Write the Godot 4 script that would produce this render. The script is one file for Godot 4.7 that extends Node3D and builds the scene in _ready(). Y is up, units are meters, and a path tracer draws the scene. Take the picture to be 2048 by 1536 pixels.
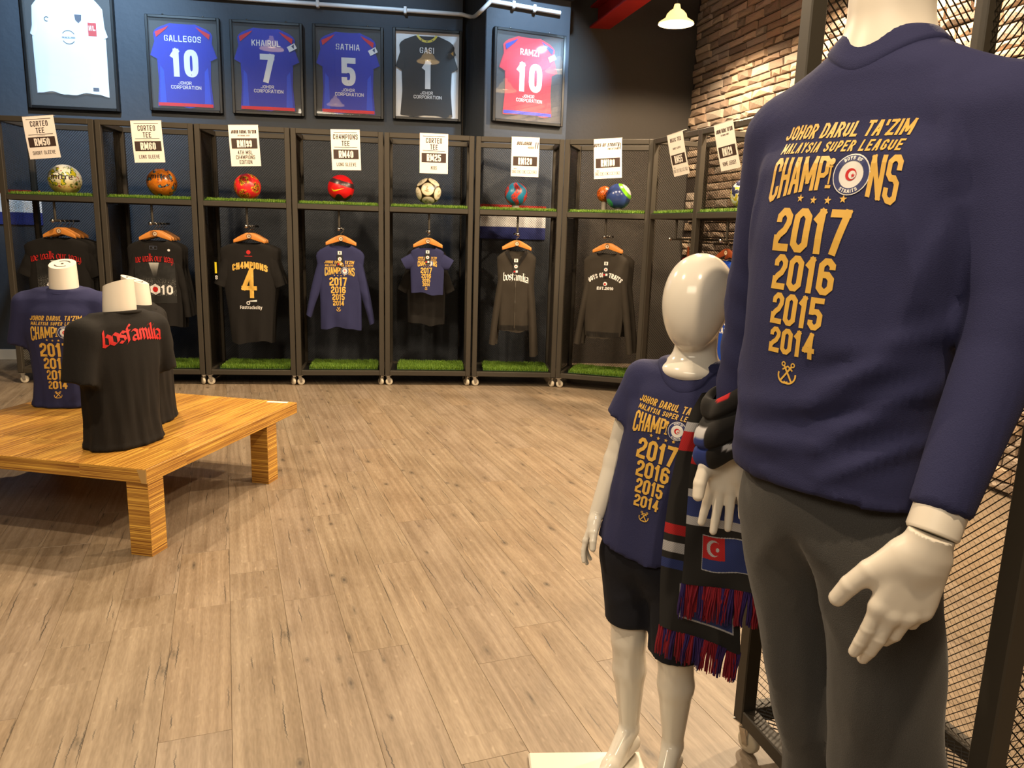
extends Node3D
# A football shop: a row of mesh lockers with jerseys, a low table with torso forms, two mannequins.

var M := {}
var noise := FastNoiseLite.new()
var rng := RandomNumberGenerator.new()
const UP := Vector3.UP

func _ready() -> void:
	rng.seed = 7
	noise.seed = 3
	noise.frequency = 1.0
	set_view()
	set_lights()
	make_materials()
	build_room()
	build_lockers()
	build_frames()
	build_goods()
	build_table()
	build_child()
	build_adult()

func set_view() -> void:
	var cam := Camera3D.new()
	cam.name = "camera"
	add_child(cam)
	var f := 1525.0
	cam.fov = rad_to_deg(2.0 * atan(768.0 / f))
	var p := deg_to_rad(11.3)
	var r := deg_to_rad(1.7)
	cam.transform = Transform3D(Basis(Vector3.RIGHT, -p) * Basis(Vector3.BACK, r), Vector3(0, 1.32, 0))
	cam.near = 0.05
	cam.far = 60.0
	cam.current = true
	var we := WorldEnvironment.new()
	we.name = "environment"
	var e := Environment.new()
	e.background_mode = Environment.BG_COLOR
	e.background_color = Color(0.02, 0.02, 0.025)
	e.tonemap_mode = Environment.TONE_MAPPER_LINEAR
	e.tonemap_exposure = 1.0
	e.sdfgi_enabled = true
	e.ssao_enabled = true
	e.ssil_enabled = true
	we.environment = e
	add_child(we)

const WARM := Color(1.0, 0.89, 0.74)
const COOL := Color(0.72, 0.87, 1.0)

func spot(called: String, at: Vector3, to: Vector3, energy: float, angle: float, soft: float, color: Color, size := 0.06) -> void:
	var s := SpotLight3D.new()
	s.name = called
	add_child(s, true)
	s.position = at
	var d := (to - at).normalized()
	s.look_at_from_position(at, to, Vector3.FORWARD if absf(d.y) > 0.9 else UP)
	s.light_energy = energy
	s.spot_angle = angle
	s.spot_angle_attenuation = soft
	s.spot_range = 14.0
	s.spot_attenuation = 2.0
	s.light_color = color
	s.light_size = size
	s.shadow_enabled = true

# pendant lamps, first in view, others unseen, placed to light the shop: [position of the rim, energy]; each gets its shade and bulb in build_room()
var PENDANTS := [
	[Vector3(1.235, 2.995, -6.6), 2.6], [Vector3(1.95, 3.05, -5.1), 5.0], [Vector3(2.2, 3.05, -3.0), 4.0], [Vector3(-2.4, 3.4, -4.7), 3.4], [Vector3(-0.5, 3.4, -4.7), 3.4], [Vector3(0.9, 3.4, -4.4), 2.4],
	[Vector3(-1.6, 3.25, -1.6), 2.6], [Vector3(0.5, 3.25, -0.3), 2.3],
]
# cool track spots, out of view, placed to light the jerseys and pillar: [lamp, aim, energy, half angle, softness]
var TRACKS := [
	[Vector3(-3.1, 4.0, -5.6), Vector3(-3.95, 2.85, -7.15), 17.0, 42.0, 1.0], [Vector3(0.45, 4.0, -6.1), Vector3(0.12, 2.95, -7.3), 12.0, 26.0, 0.9], [Vector3(-2.4, 4.0, -5.9), Vector3(-2.45, 3.05, -7.4), 2.6, 26.0, 1.0],
	[Vector3(-1.2, 4.0, -6.0), Vector3(-1.25, 3.05, -7.5), 2.6, 26.0, 1.0], [Vector3(1.465, 3.356, -6.128), Vector3(0.17, 2.962, -7.314), 42.0, 11.0, 1.0],  # last spot is unseen, set where the glass over the red jersey mirrors it
]
const FILL_AT := Vector3(-1.3, 3.1, 1.4)  # added fill panel behind the viewer, aimed at the mannequins
const FILL_TO := Vector3(0.2, 0.9, -2.4)

func set_lights() -> void:
	for i in PENDANTS.size():
		var p: Vector3 = PENDANTS[i][0]
		spot("pendant_light", p + Vector3(0, 0.02, 0), p - UP, PENDANTS[i][1] * 2.0, 78.0, 0.3, WARM, 0.05)
	for t in TRACKS:
		spot("unseen_track_light", t[0], t[1], t[2], t[3], t[4], COOL, 0.05)
	var al := AreaLight3D.new()  # added fill light, brightens the mannequins from out of view
	al.name = "added_fill_light"
	add_child(al)
	al.look_at_from_position(FILL_AT + (FILL_TO - FILL_AT).normalized() * 0.03, FILL_TO, UP)
	al.area_size = Vector2(2.2, 0.9)
	al.light_energy = 5.0
	al.light_color = Color(1.0, 0.93, 0.82)
	al.area_range = 20.0
	al.shadow_enabled = true

# ---------------------------------------------------------------- names and nodes
func fresh(parent: Node, called: String) -> String:
	if not parent.has_node(NodePath(called)):
		return called
	var n := 1
	if parent == self:
		n = int(counts.get(called, 0)) + 1
		counts[called] = n
	while parent.has_node(NodePath("%s_%03d" % [called, n])):
		n += 1
	return "%s_%03d" % [called, n]

var counts := {}

func tag(o: Node3D, label: String, category: String, group := "") -> void:
	o.set_meta("label", label)
	o.set_meta("category", category)
	if group:
		o.set_meta("group", group)

func thing(called: String, label: String, category: String, at := Vector3.ZERO, turn := 0.0, group := "") -> Node3D:
	var o := Node3D.new()
	o.name = fresh(self, called)
	add_child(o)
	o.position = at
	o.rotation.y = turn
	tag(o, label, category, group)
	return o

func part(called: String, mesh: Mesh, m: Material, parent: Node3D = self, xf := Transform3D()) -> MeshInstance3D:
	var o := MeshInstance3D.new()
	o.name = fresh(parent, called)
	o.mesh = mesh
	o.material_override = m
	parent.add_child(o)
	o.transform = xf
	return o

func structure(called: String, mesh: Mesh, m: Material, parent: Node3D = self, xf := Transform3D()) -> MeshInstance3D:
	var o := part(called, mesh, m, parent, xf)
	if parent == self:
		o.set_meta("kind", "structure")
	return o

func copy_of(src: Node3D, at: Vector3, turn: float, label: String, group := "") -> Node3D:
	var o: Node3D = src.duplicate()
	o.name = fresh(self, str(src.name).rstrip("0123456789").trim_suffix("_"))
	add_child(o)
	o.position = at
	o.rotation = Vector3(0, turn, 0)
	o.set_meta("label", label)
	if group:
		o.set_meta("group", group)
	return o

# ---------------------------------------------------------------- mesh builder
class MB:
	var v := PackedVector3Array()
	var n := PackedVector3Array()
	var t := PackedVector2Array()
	var c := PackedColorArray()
	var ix := PackedInt32Array()
	var tint := Color.WHITE
	var colored := false

	func vert(p: Vector3, nn: Vector3, uv := Vector2.ZERO) -> int:
		v.append(p)
		n.append(nn)
		t.append(uv)
		c.append(tint)
		return v.size() - 1

	func tri(a: Vector3, b: Vector3, d: Vector3, ua := Vector2.ZERO, ub := Vector2.ZERO, ud := Vector2.ZERO) -> void:
		# counter-clockwise seen from outside
		var nn := (b - a).cross(d - a).normalized()
		var i := vert(a, nn, ua)
		vert(b, nn, ub)
		vert(d, nn, ud)
		ix.append_array([i, i + 2, i + 1])

	func quad(a: Vector3, b: Vector3, d: Vector3, e: Vector3, u0 := Vector2.ZERO, u1 := Vector2.ONE) -> void:
		var nn := (b - a).cross(e - a)
		if nn.length_squared() < 1e-16:
			nn = (d - b).cross(e - b)
		nn = nn.normalized()
		var i := vert(a, nn, u0)
		vert(b, nn, Vector2(u1.x, u0.y))
		vert(d, nn, u1)
		vert(e, nn, Vector2(u0.x, u1.y))
		ix.append_array([i, i + 2, i + 1, i, i + 3, i + 2])

	# box with chamfered edges; uv in metres per face
	func box(at: Vector3, size: Vector3, bev := 0.0, basis := Basis()) -> void:
		var h := size / 2.0
		for ax in 3:
			for sg in [-1.0, 1.0]:
				var a1 := (ax + 1) % 3 if ax else 2
				var a2 := (ax + 2) % 3 if ax else 1
				var o := Vector3.ZERO
				o[ax] = h[ax] * sg
				var e1 := Vector3.ZERO
				e1[a1] = h[a1] - bev
				var e2 := Vector3.ZERO
				e2[a2] = (h[a2] - bev) * (sg if ax else -sg)
				quad(at + basis * (o - e1 - e2), at + basis * (o + e1 - e2), at + basis * (o + e1 + e2), at + basis * (o - e1 + e2), Vector2.ZERO, Vector2(size[a1], size[a2]))
		if bev <= 0.0:
			return
		for ax in 3:
			var a1 := (ax + 1) % 3
			var a2 := (ax + 2) % 3
			for s1 in [-1.0, 1.0]:
				for s2 in [-1.0, 1.0]:
					var p := Vector3.ZERO
					p[a1] = h[a1] * s1
					p[a2] = (h[a2] - bev) * s2
					var q := Vector3.ZERO
					q[a1] = (h[a1] - bev) * s1
					q[a2] = h[a2] * s2
					var l := Vector3.ZERO
					l[ax] = h[ax] - bev
					if s1 * s2 > 0:
						quad(at + basis * (p - l), at + basis * (q - l), at + basis * (q + l), at + basis * (p + l))
					else:
						quad(at + basis * (q - l), at + basis * (p - l), at + basis * (p + l), at + basis * (q + l))
		for sx in [-1.0, 1.0]:
			for sy in [-1.0, 1.0]:
				for sz in [-1.0, 1.0]:
					var a := Vector3(h.x * sx, (h.y - bev) * sy, (h.z - bev) * sz)
					var b := Vector3((h.x - bev) * sx, h.y * sy, (h.z - bev) * sz)
					var d := Vector3((h.x - bev) * sx, (h.y - bev) * sy, h.z * sz)
					if sx * sy * sz > 0:
						tri(at + basis * a, at + basis * b, at + basis * d)
					else:
						tri(at + basis * a, at + basis * d, at + basis * b)

	# smooth grid of rows; every row has the same number of points; closed: rows are rings
	func grid(rows: Array, closed: bool, uv: Array = []) -> int:
		var start := v.size()
		var w: int = rows[0].size()
		for r in rows.size():
			for k in w:
				vert(rows[r][k], Vector3.ZERO, uv[r][k] if uv else Vector2(float(k) / w, float(r) / rows.size()))
		var first := ix.size()
		for r in rows.size() - 1:
			for k in (w if closed else w - 1):
				var k2 := (k + 1) % w
				var a := start + r * w + k
				var b := start + r * w + k2
				var d := start + (r + 1) * w + k2
				var e := start + (r + 1) * w + k
				ix.append_array([a, d, b, a, e, d])
		smooth(start, first)
		return start

	func smooth(start: int, first: int) -> void:
		var i := first
		while i < ix.size():
			var a := ix[i]
			var b := ix[i + 1]
			var d := ix[i + 2]
			var f := (v[d] - v[a]).cross(v[b] - v[a])
			n[a] += f
			n[b] += f
			n[d] += f
			i += 3
		for k in range(start, v.size()):
			n[k] = n[k].normalized() if n[k].length_squared() > 0.0 else Vector3.UP

	func fan(ring: PackedVector3Array, flip := false) -> void:
		var m := Vector3.ZERO
		for p in ring:
			m += p
		m /= ring.size()
		for k in ring.size():
			var b := ring[(k + 1) % ring.size()]
			if flip:
				tri(m, b, ring[k])
			else:
				tri(m, ring[k], b)

	func tube(pts: PackedVector3Array, rad: Variant, seg := 8, caps := true) -> void:
		var rows := []
		var side := Vector3.ZERO
		for i in pts.size():
			var d := (pts[mini(i + 1, pts.size() - 1)] - pts[maxi(i - 1, 0)]).normalized()
			if side == Vector3.ZERO:
				side = d.cross(Vector3.UP if absf(d.y) < 0.9 else Vector3.RIGHT).normalized()
			side = (side - d * side.dot(d)).normalized()
			var up := d.cross(side)
			var r: float = rad if rad is float else rad[i]
			var ring := PackedVector3Array()
			for k in seg:
				var a := TAU * k / seg
				ring.append(pts[i] + (side * cos(a) - up * sin(a)) * r)
			rows.append(ring)
		grid(rows, true)
		if caps:
			fan(rows[0])
			fan(rows[-1], true)

	# profile of (radius, height) pairs turned about the axis y
	func lathe(prof: PackedVector2Array, seg := 24, at := Vector3.ZERO, basis := Basis()) -> void:
		var rows := []
		for p in prof:
			var ring := PackedVector3Array()
			for k in seg:
				var a := -TAU * k / seg
				ring.append(at + basis * Vector3(p.x * cos(a), p.y, p.x * sin(a)))
			rows.append(ring)
		grid(rows, true)

	func ball(at: Vector3, r: Vector3, seg := 24, rings := 12, basis := Basis()) -> void:
		var rows := []
		var uv := []
		for i in rings + 1:
			var b := -PI / 2 + PI * i / rings
			var ring := PackedVector3Array()
			var u := PackedVector2Array()
			for k in seg + 1:
				var a := -TAU * k / seg
				ring.append(at + basis * (Vector3(cos(b) * cos(a), sin(b), cos(b) * sin(a)) * r))
				u.append(Vector2(float(k) / seg, 1.0 - float(i) / rings))
			rows.append(ring)
			uv.append(u)
		var s := grid(rows, false, uv)
		for k in range(s, v.size()):
			n[k] = (basis * ((basis.inverse() * (v[k] - at)) / (r * r))).normalized()

	func mesh() -> ArrayMesh:
		var a := []
		a.resize(Mesh.ARRAY_MAX)
		a[Mesh.ARRAY_VERTEX] = v
		a[Mesh.ARRAY_NORMAL] = n
		a[Mesh.ARRAY_TEX_UV] = t
		if colored:
			a[Mesh.ARRAY_COLOR] = c
		a[Mesh.ARRAY_INDEX] = ix
		var m := ArrayMesh.new()
		m.add_surface_from_arrays(Mesh.PRIMITIVE_TRIANGLES, a)
		return m

func box_mesh(size: Vector3, bev := 0.0, at := Vector3.ZERO, basis := Basis()) -> ArrayMesh:
	var b := MB.new()
	b.box(at, size, bev, basis)
	return b.mesh()

func tube_mesh(pts: PackedVector3Array, rad: Variant, seg := 8) -> ArrayMesh:
	var b := MB.new()
	b.tube(pts, rad, seg)
	return b.mesh()

func spline(pts: Array, n: int) -> PackedVector3Array:
	var out := PackedVector3Array()
	for i in pts.size() - 1:
		var p0: Vector3 = pts[maxi(i - 1, 0)]
		var p1: Vector3 = pts[i]
		var p2: Vector3 = pts[i + 1]
		var p3: Vector3 = pts[mini(i + 2, pts.size() - 1)]
		for k in n:
			out.append(p1.cubic_interpolate(p2, p0, p3, float(k) / n))
	out.append(pts[-1])
	return out

# ---------------------------------------------------------------- lettering
# strokes of the block letters on a unit square; "r" paths get cut or rounded corners, "c" paths are closed
const GLYPH := {
	"A": ["s 0 0 .36 1 .64 1 1 0", "s .14 .3 .86 .3"], "B": ["s 0 0 0 1", "r 0 1 .94 1 .94 .52 0 .52", "r 0 .52 1 .52 1 0 0 0"], "C": ["r 1 .7 1 1 0 1 0 0 1 0 1 .3"],
	"D": ["s 0 0 0 1", "r 0 1 1 1 1 0 0 0"], "E": ["s 1 1 0 1 0 0 1 0", "s 0 .52 .8 .52"], "F": ["s 1 1 0 1 0 0", "s 0 .5 .8 .5"], "G": ["r 1 .7 1 1 0 1 0 0 1 0 1 .47 .55 .47"],
	"H": ["s 0 0 0 1", "s 1 0 1 1", "s 0 .5 1 .5"], "I": ["s .5 0 .5 1"], "J": ["r 0 .3 0 0 1 0 1 1"], "K": ["s 0 0 0 1", "s .05 .42 1 1", "s .35 .6 1 0"], "L": ["s 0 1 0 0 1 0"],
	"M": ["s 0 0 0 1", "s 0 1 .5 .25", "s .5 .25 1 1", "s 1 1 1 0"], "N": ["s 0 0 0 1", "s 0 1 1 0", "s 1 0 1 1"], "O": ["c 0 0 1 0 1 1 0 1"], "P": ["s 0 0 0 1", "r 0 1 1 1 1 .42 0 .42"],
	"R": ["s 0 0 0 1", "r 0 1 1 1 1 .46 0 .46", "s .45 .46 1 0"], "S": ["r 1 .72 1 1 0 1 0 .52 1 .52 1 0 0 0 0 .28"], "T": ["s 0 1 1 1", "s .5 1 .5 0"], "U": ["r 0 1 0 0 1 0 1 1"],
	"V": ["s 0 1 .5 0", "s .5 0 1 1"], "W": ["s 0 1 .25 0", "s .25 0 .5 .8", "s .5 .8 .75 0", "s .75 0 1 1"], "X": ["s 0 0 1 1", "s 0 1 1 0"], "Y": ["s 0 1 .5 .45", "s 1 1 .5 .45", "s .5 .45 .5 0"],
	"Z": ["s 0 1 1 1", "s 1 1 0 0", "s 0 0 1 0"], "'": ["s .5 1 .4 .75"], ".": ["s .5 0 .5 .02"], "/": ["s 0 0 1 1"], "-": ["s .1 .5 .9 .5"],
	"0": ["c 0 0 1 0 1 1 0 1"], "1": ["s .1 .84 .62 1", "s .62 1 .62 0"], "2": ["r 0 .7 0 1 1 1 1 .57 0 .27 0 .12", "s 0 .24 0 0 1 0"], "3": ["r 0 1 1 1 1 .52 .3 .52", "r .3 .52 1 .52 1 0 0 0 0 .28"],
	"4": ["s .72 0 .72 1", "s .72 1 0 .3", "s 0 .3 1 .3"], "5": ["s 1 1 0 1 0 .56", "r 0 .58 1 .58 1 0 0 0 0 .26"], "6": ["r 1 .74 1 1 0 1 0 0 1 0 1 .56 0 .56"], "7": ["s 0 1 1 1", "s 1 1 .35 0"],
	"9": ["r 0 .26 0 0 1 0 1 1 0 1 0 .44 1 .44"], "8": ["c 0 0 1 0 1 .52 0 .52", "c 0 .52 1 .52 1 1 0 1"],
}
const WIDE := {"M": 1.35, "W": 1.45, "I": 0.36, "1": 0.72, "'": 0.3, ".": 0.3, " ": 0.55, "N": 1.05}
# broad-nib strokes of the blackletter words, height 1 is the x height
const NIB := {
	"b": ["0 1.5 0 .15 .3 0 .62 .15 .62 .8 .3 1 .05 .8"], "o": ["0 .2 0 .8 .3 1 .62 .8 .62 .2 .3 0 0 .2"], "s": ["0 .12 .3 0 .58 .2 .5 .5 .1 .62 .05 .85 .3 1 .6 .88"],
	"f": ["-.05 -.2 .15 0 .15 1.25 .35 1.5 .5 1.38", "-.05 .95 .42 .95"], "a": ["0 .9 .3 1 .58 .85 .58 .1 .72 0", ".58 .5 .05 .4 .0 .12 .25 0 .55 .15"], "m": ["-.05 .9 .08 1 .08 0", ".08 .85 .35 1 .48 .85 .48 0", ".48 .85 .75 1 .9 .85 .9 .08 1.02 0"],
	"i": ["-.05 .9 .1 1 .1 .08 .25 0", ".08 1.35 .14 1.42"], "l": ["-.05 1.45 .1 1.5 .1 .08 .25 0"], "w": ["-.05 .9 .08 1.1 .08 .15 .28 0 .48 .15 .48 .95", ".48 .15 .7 0 .92 .15 .92 .8 .7 1.05"], "e": ["0 .45 .6 .65 .55 .85 .3 1 0 .8 0 .18 .3 0 .6 .15"],
	"k": ["0 1.5 0 0", "0 .5 .35 .62 .55 .85 .3 1 .05 .85", ".3 .6 .6 0"], "u": ["-.05 .9 .08 1 .08 .15 .28 0 .58 .2", ".58 1 .58 .08 .72 0"], "r": ["-.05 .9 .1 1 .1 0", ".1 .75 .4 1 .55 .88"], "y": ["-.05 .9 .08 1 .08 .2 .3 0 .58 .2", ".58 1 .58 0 .3 -.4 0 -.3"], "n": ["-.05 .9 .08 1 .08 0", ".08 .85 .4 1 .58 .85 .58 .08 .72 0"],
}

func rounded(p: PackedVector2Array, closed: bool, r: float, seg: int) -> PackedVector2Array:
	var out := PackedVector2Array()
	var m := p.size()
	for i in m:
		if not closed and (i == 0 or i == m - 1):
			out.append(p[i])
			continue
		var a := p[(i + m - 1) % m]
		var b := p[i]
		var d := p[(i + 1) % m]
		var ra := minf(r, b.distance_to(a) * 0.5)
		var rd := minf(r, b.distance_to(d) * 0.5)
		var s := b + (a - b).normalized() * ra
		var e := b + (d - b).normalized() * rd
		if seg <= 1:
			out.append(s)
			out.append(e)
		else:
			for k in seg + 1:
				var f := float(k) / seg
				out.append(s.lerp(b, f).lerp(b.lerp(e, f), f))
	return out

func stroke(out: Array, p: PackedVector2Array, closed: bool, t: float, cap: float) -> void:
	var m := p.size()
	var q := p.duplicate()
	if not closed:
		q[0] += (p[0] - p[1]).normalized() * cap
		q[m - 1] += (p[m - 1] - p[m - 2]).normalized() * cap
	var l := PackedVector2Array()
	var r := PackedVector2Array()
	for i in m:
		var d0 := (q[i] - q[(i + m - 1) % m]).normalized()
		var d1 := (q[(i + 1) % m] - q[i]).normalized()
		if not closed and i == 0:
			d0 = d1
		if not closed and i == m - 1:
			d1 = d0
		var n0 := d0.orthogonal()
		var n1 := d1.orthogonal()
		var mi := (n0 + n1) / maxf(1.0 + n0.dot(n1), 0.6) * t * 0.5
		l.append(q[i] + mi)
		r.append(q[i] - mi)
	for i in (m if closed else m - 1):
		var j := (i + 1) % m
		out.append(PackedVector2Array([r[i], l[i], l[j], r[j]]))

# quads of a line of block letters, height h, from (0, 0); returns [quads, width]
func block(s: String, h: float, t: float, w: float, gap: float, cut := 0.3, seg := 1) -> Array:
	var out := []
	var x := 0.0
	for ch in s:
		var gw: float = h * w * WIDE.get(ch, 1.0)
		if ch == "I" or ch == "." or ch == "'":
			gw = maxf(t, h * w * 0.3)
		for path: String in GLYPH.get(ch, []):
			var f := path.substr(2).split_floats(" ")
			var p := PackedVector2Array()
			for k in f.size() / 2:
				p.append(Vector2(x + t * 0.5 + f[2 * k] * (gw - t), t * 0.5 + f[2 * k + 1] * (h - t)))
			var kind := path[0]
			if kind != "s":
				p = rounded(p, kind == "c", gw * cut, seg)
			stroke(out, p, kind == "c", t, t * 0.5 if kind == "s" or ch in "BDPRO0" else 0.0)
		x += gw + gap * h
	return [out, x - gap * h]

func nib(s: String, h: float, t: float, gap: float) -> Array:
	var out := []
	var x := 0.0
	var half := Vector2(0.78, 0.62) * t * 0.5
	for ch in s:
		var wide := 0.0
		for path: String in NIB.get(ch, []):
			var f := path.split_floats(" ")
			for k in f.size() / 2 - 1:
				var a := Vector2(x + f[2 * k] * h, f[2 * k + 1] * h)
				var b := Vector2(x + f[2 * k + 2] * h, f[2 * k + 3] * h)
				out.append(PackedVector2Array([a - half, a + half, b + half, b - half]))
				wide = maxf(wide, maxf(f[2 * k], f[2 * k + 2]))
		x += (wide + gap) * h if ch != " " else 0.45 * h
	return [out, x]

# quads (degenerate, from triangles) of Droid Sans lettering
func sans(s: String, h: float, squeeze := 1.0, bold := true) -> Array:
	var f := SystemFont.new()
	f.font_names = PackedStringArray(["Droid Sans"])
	f.font_weight = 700 if bold else 400
	var tm := TextMesh.new()
	tm.font = f
	tm.text = s
	tm.font_size = 64
	tm.pixel_size = 0.01
	tm.depth = 0.0
	tm.curve_step = 2.0
	tm.horizontal_alignment = HORIZONTAL_ALIGNMENT_LEFT
	tm.vertical_alignment = VERTICAL_ALIGNMENT_BOTTOM
	var out := []
	if tm.get_surface_count() == 0:
		return [out, 0.0]
	var a := tm.surface_get_arrays(0)
	var vv: PackedVector3Array = a[Mesh.ARRAY_VERTEX]
	var ii: PackedInt32Array = a[Mesh.ARRAY_INDEX] if a[Mesh.ARRAY_INDEX] != null else PackedInt32Array(range(vv.size()))
	var lo := Vector2(1e9, 1e9)
	var hi := -lo
	for p in vv:
		lo = lo.min(Vector2(p.x, p.y))
		hi = hi.max(Vector2(p.x, p.y))
	var k := h / maxf(hi.y - lo.y, 1e-6)
	for j in ii.size() / 3:
		var q := PackedVector2Array()
		for e in 3:
			var p := vv[ii[3 * j + e]]
			q.append(Vector2((p.x - lo.x) * k * squeeze, (p.y - lo.y) * k))
		q.append(q[2])
		out.append(q)
	return [out, (hi.x - lo.x) * k * squeeze]

func fit(line: Array, w: float) -> Array:
	var k: float = w / line[1]
	var out := []
	for q: PackedVector2Array in line[0]:
		var r := PackedVector2Array()
		for p in q:
			r.append(Vector2(p.x * k, p.y))
		out.append(r)
	return [out, w]

# moves quads: middle at x, base at y, slanted, then bent by f(Vector2) -> Vector2
func laid(line: Array, x: float, y: float, slant := 0.0, bend = null) -> Array:
	var out := []
	var w: float = line[1]
	for q: PackedVector2Array in line[0]:
		var r := PackedVector2Array()
		for p in q:
			var s := Vector2(x - w * 0.5 + p.x + slant * p.y, y + p.y)
			r.append(bend.call(s) if bend != null else s)
		out.append(r)
	return out

func ink_poly(pts: PackedVector2Array) -> Array:
	var out := []
	var ii := Geometry2D.triangulate_polygon(pts)
	for j in ii.size() / 3:
		out.append(PackedVector2Array([pts[ii[3 * j]], pts[ii[3 * j + 1]], pts[ii[3 * j + 2]], pts[ii[3 * j + 2]]]))
	return out

func ring_ink(at: Vector2, r0: float, r1: float, n := 32, a0 := 0.0, a1 := TAU) -> Array:
	var out := []
	for k in n:
		var a := a0 + (a1 - a0) * k / n
		var b := a0 + (a1 - a0) * (k + 1) / n
		out.append(PackedVector2Array([at + Vector2.from_angle(a) * r0, at + Vector2.from_angle(a) * r1, at + Vector2.from_angle(b) * r1, at + Vector2.from_angle(b) * r0]))
	return out

func star_ink(at: Vector2, r: float, turn := PI / 2, n := 5, inner := 0.42) -> Array:
	var p := PackedVector2Array()
	for k in 2 * n:
		p.append(at + Vector2.from_angle(turn + PI * k / n) * (r if k % 2 == 0 else r * inner))
	return ink_poly(p)

func rect_ink(x0: float, y0: float, x1: float, y1: float) -> Array:
	return [PackedVector2Array([Vector2(x0, y0), Vector2(x0, y1), Vector2(x1, y1), Vector2(x1, y0)])]

# lays quads on a surface given by f(Vector2) -> Vector3; long quads are divided every STEP metres
func ink(b: MB, quads: Array, f: Callable, step := 0.02) -> void:
	for q: PackedVector2Array in quads:
		var n := clampi(ceili(maxf(q[1].distance_to(q[2]), q[0].distance_to(q[3])) / step), 1, 40)
		var m := clampi(ceili(maxf(q[0].distance_to(q[1]), q[3].distance_to(q[2])) / step), 1, 40)
		var rows := []
		for i in n + 1:
			var u := q[0].lerp(q[3], float(i) / n)
			var w := q[1].lerp(q[2], float(i) / n)
			var row := PackedVector3Array()
			for j in m + 1:
				row.append(f.call(u.lerp(w, float(j) / m)))
			rows.append(row)
		var flip := (q[1] - q[0]).cross(q[2] - q[0]) > 0.0
		for i in n:
			for j in m:
				if flip:
					b.quad(rows[i][j], rows[i][j + 1], rows[i + 1][j + 1], rows[i + 1][j])
				else:
					b.quad(rows[i][j], rows[i + 1][j], rows[i + 1][j + 1], rows[i][j + 1])

func ink_mesh(quads: Array, f: Callable, step := 0.02) -> ArrayMesh:
	var b := MB.new()
	ink(b, quads, f, step)
	return b.mesh()

func flat(z: float) -> Callable:
	return func(p: Vector2): return Vector3(p.x, p.y, z)

# ---------------------------------------------------------------- smooth bodies: surface nets of a distance field
func nets(f: Callable, lo: Vector3, hi: Vector3, cell: float, slack := 1.25) -> MB:
	var B := 5
	var nx := ceili((hi.x - lo.x) / cell / B) * B
	var ny := ceili((hi.y - lo.y) / cell / B) * B
	var nz := ceili((hi.z - lo.z) / cell / B) * B
	var sx := nx + 1
	var sxy := (nx + 1) * (ny + 1)
	var val := PackedFloat32Array()
	val.resize(sxy * (nz + 1))
	val.fill(1e9)
	var reach := cell * B * 0.87 * slack + cell
	var live := []
	for bz in nz / B:
		for by in ny / B:
			for bx in nx / B:
				var mid := lo + Vector3(bx + 0.5, by + 0.5, bz + 0.5) * cell * B
				if absf(f.call(mid)) > reach:
					continue
				live.append(Vector3i(bx, by, bz) * B)
				for k in B + 1:
					for j in B + 1:
						for i in B + 1:
							var at := (bx * B + i) + (by * B + j) * sx + (bz * B + k) * sxy
							if val[at] > 1e8:
								val[at] = f.call(lo + Vector3(bx * B + i, by * B + j, bz * B + k) * cell)
	var out := MB.new()
	var id := {}
	var corner := [0, 1, sx, sx + 1, sxy, sxy + 1, sxy + sx, sxy + sx + 1]
	var off := [Vector3(0, 0, 0), Vector3(1, 0, 0), Vector3(0, 1, 0), Vector3(1, 1, 0), Vector3(0, 0, 1), Vector3(1, 0, 1), Vector3(0, 1, 1), Vector3(1, 1, 1)]
	var edges := [[0, 1], [2, 3], [4, 5], [6, 7], [0, 2], [1, 3], [4, 6], [5, 7], [0, 4], [1, 5], [2, 6], [3, 7]]
	for c: Vector3i in live:
		for k in B:
			for j in B:
				for i in B:
					var at := (c.x + i) + (c.y + j) * sx + (c.z + k) * sxy
					var inside := 0
					for e in 8:
						if val[at + corner[e]] < 0.0:
							inside += 1
					if inside == 0 or inside == 8:
						continue
					var sum := Vector3.ZERO
					var m := 0
					for e in edges:
						var a: float = val[at + corner[e[0]]]
						var b: float = val[at + corner[e[1]]]
						if (a < 0.0) != (b < 0.0) and absf(a) < 1e8 and absf(b) < 1e8:
							sum += off[e[0]].lerp(off[e[1]], a / (a - b))
							m += 1
					if m:
						id[at] = out.vert(lo + (Vector3(c.x + i, c.y + j, c.z + k) + sum / m) * cell, Vector3.ZERO)
	var step := [1, sx, sxy]
	for at: int in id:
		for ax in 3:
			var d: int = step[ax]
			var u: int = step[(ax + 1) % 3]
			var w: int = step[(ax + 2) % 3]
			if at + d >= val.size():
				continue
			var a := val[at]
			var b := val[at + d]
			if (a < 0.0) == (b < 0.0) or absf(a) > 1e8 or absf(b) > 1e8:
				continue
			if not (id.has(at - u) and id.has(at - w) and id.has(at - u - w)):
				continue
			var p0: int = id[at]
			var p1: int = id[at - u]
			var p2: int = id[at - u - w]
			var p3: int = id[at - w]
			if a < 0.0:
				out.ix.append_array([p0, p2, p1, p0, p3, p2])
			else:
				out.ix.append_array([p0, p1, p2, p0, p2, p3])
	out.smooth(0, 0)
	return out

static func cap(p: Vector3, a: Vector3, b: Vector3, ra: float, rb: float) -> float:
	var ba := b - a
	var h := clampf((p - a).dot(ba) / ba.length_squared(), 0.0, 1.0)
	return (p - a - ba * h).length() - lerpf(ra, rb, h)

static func smin(a: float, b: float, k: float) -> float:
	var h := maxf(k - absf(a - b), 0.0) / k
	return minf(a, b) - h * h * k * 0.25

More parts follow.
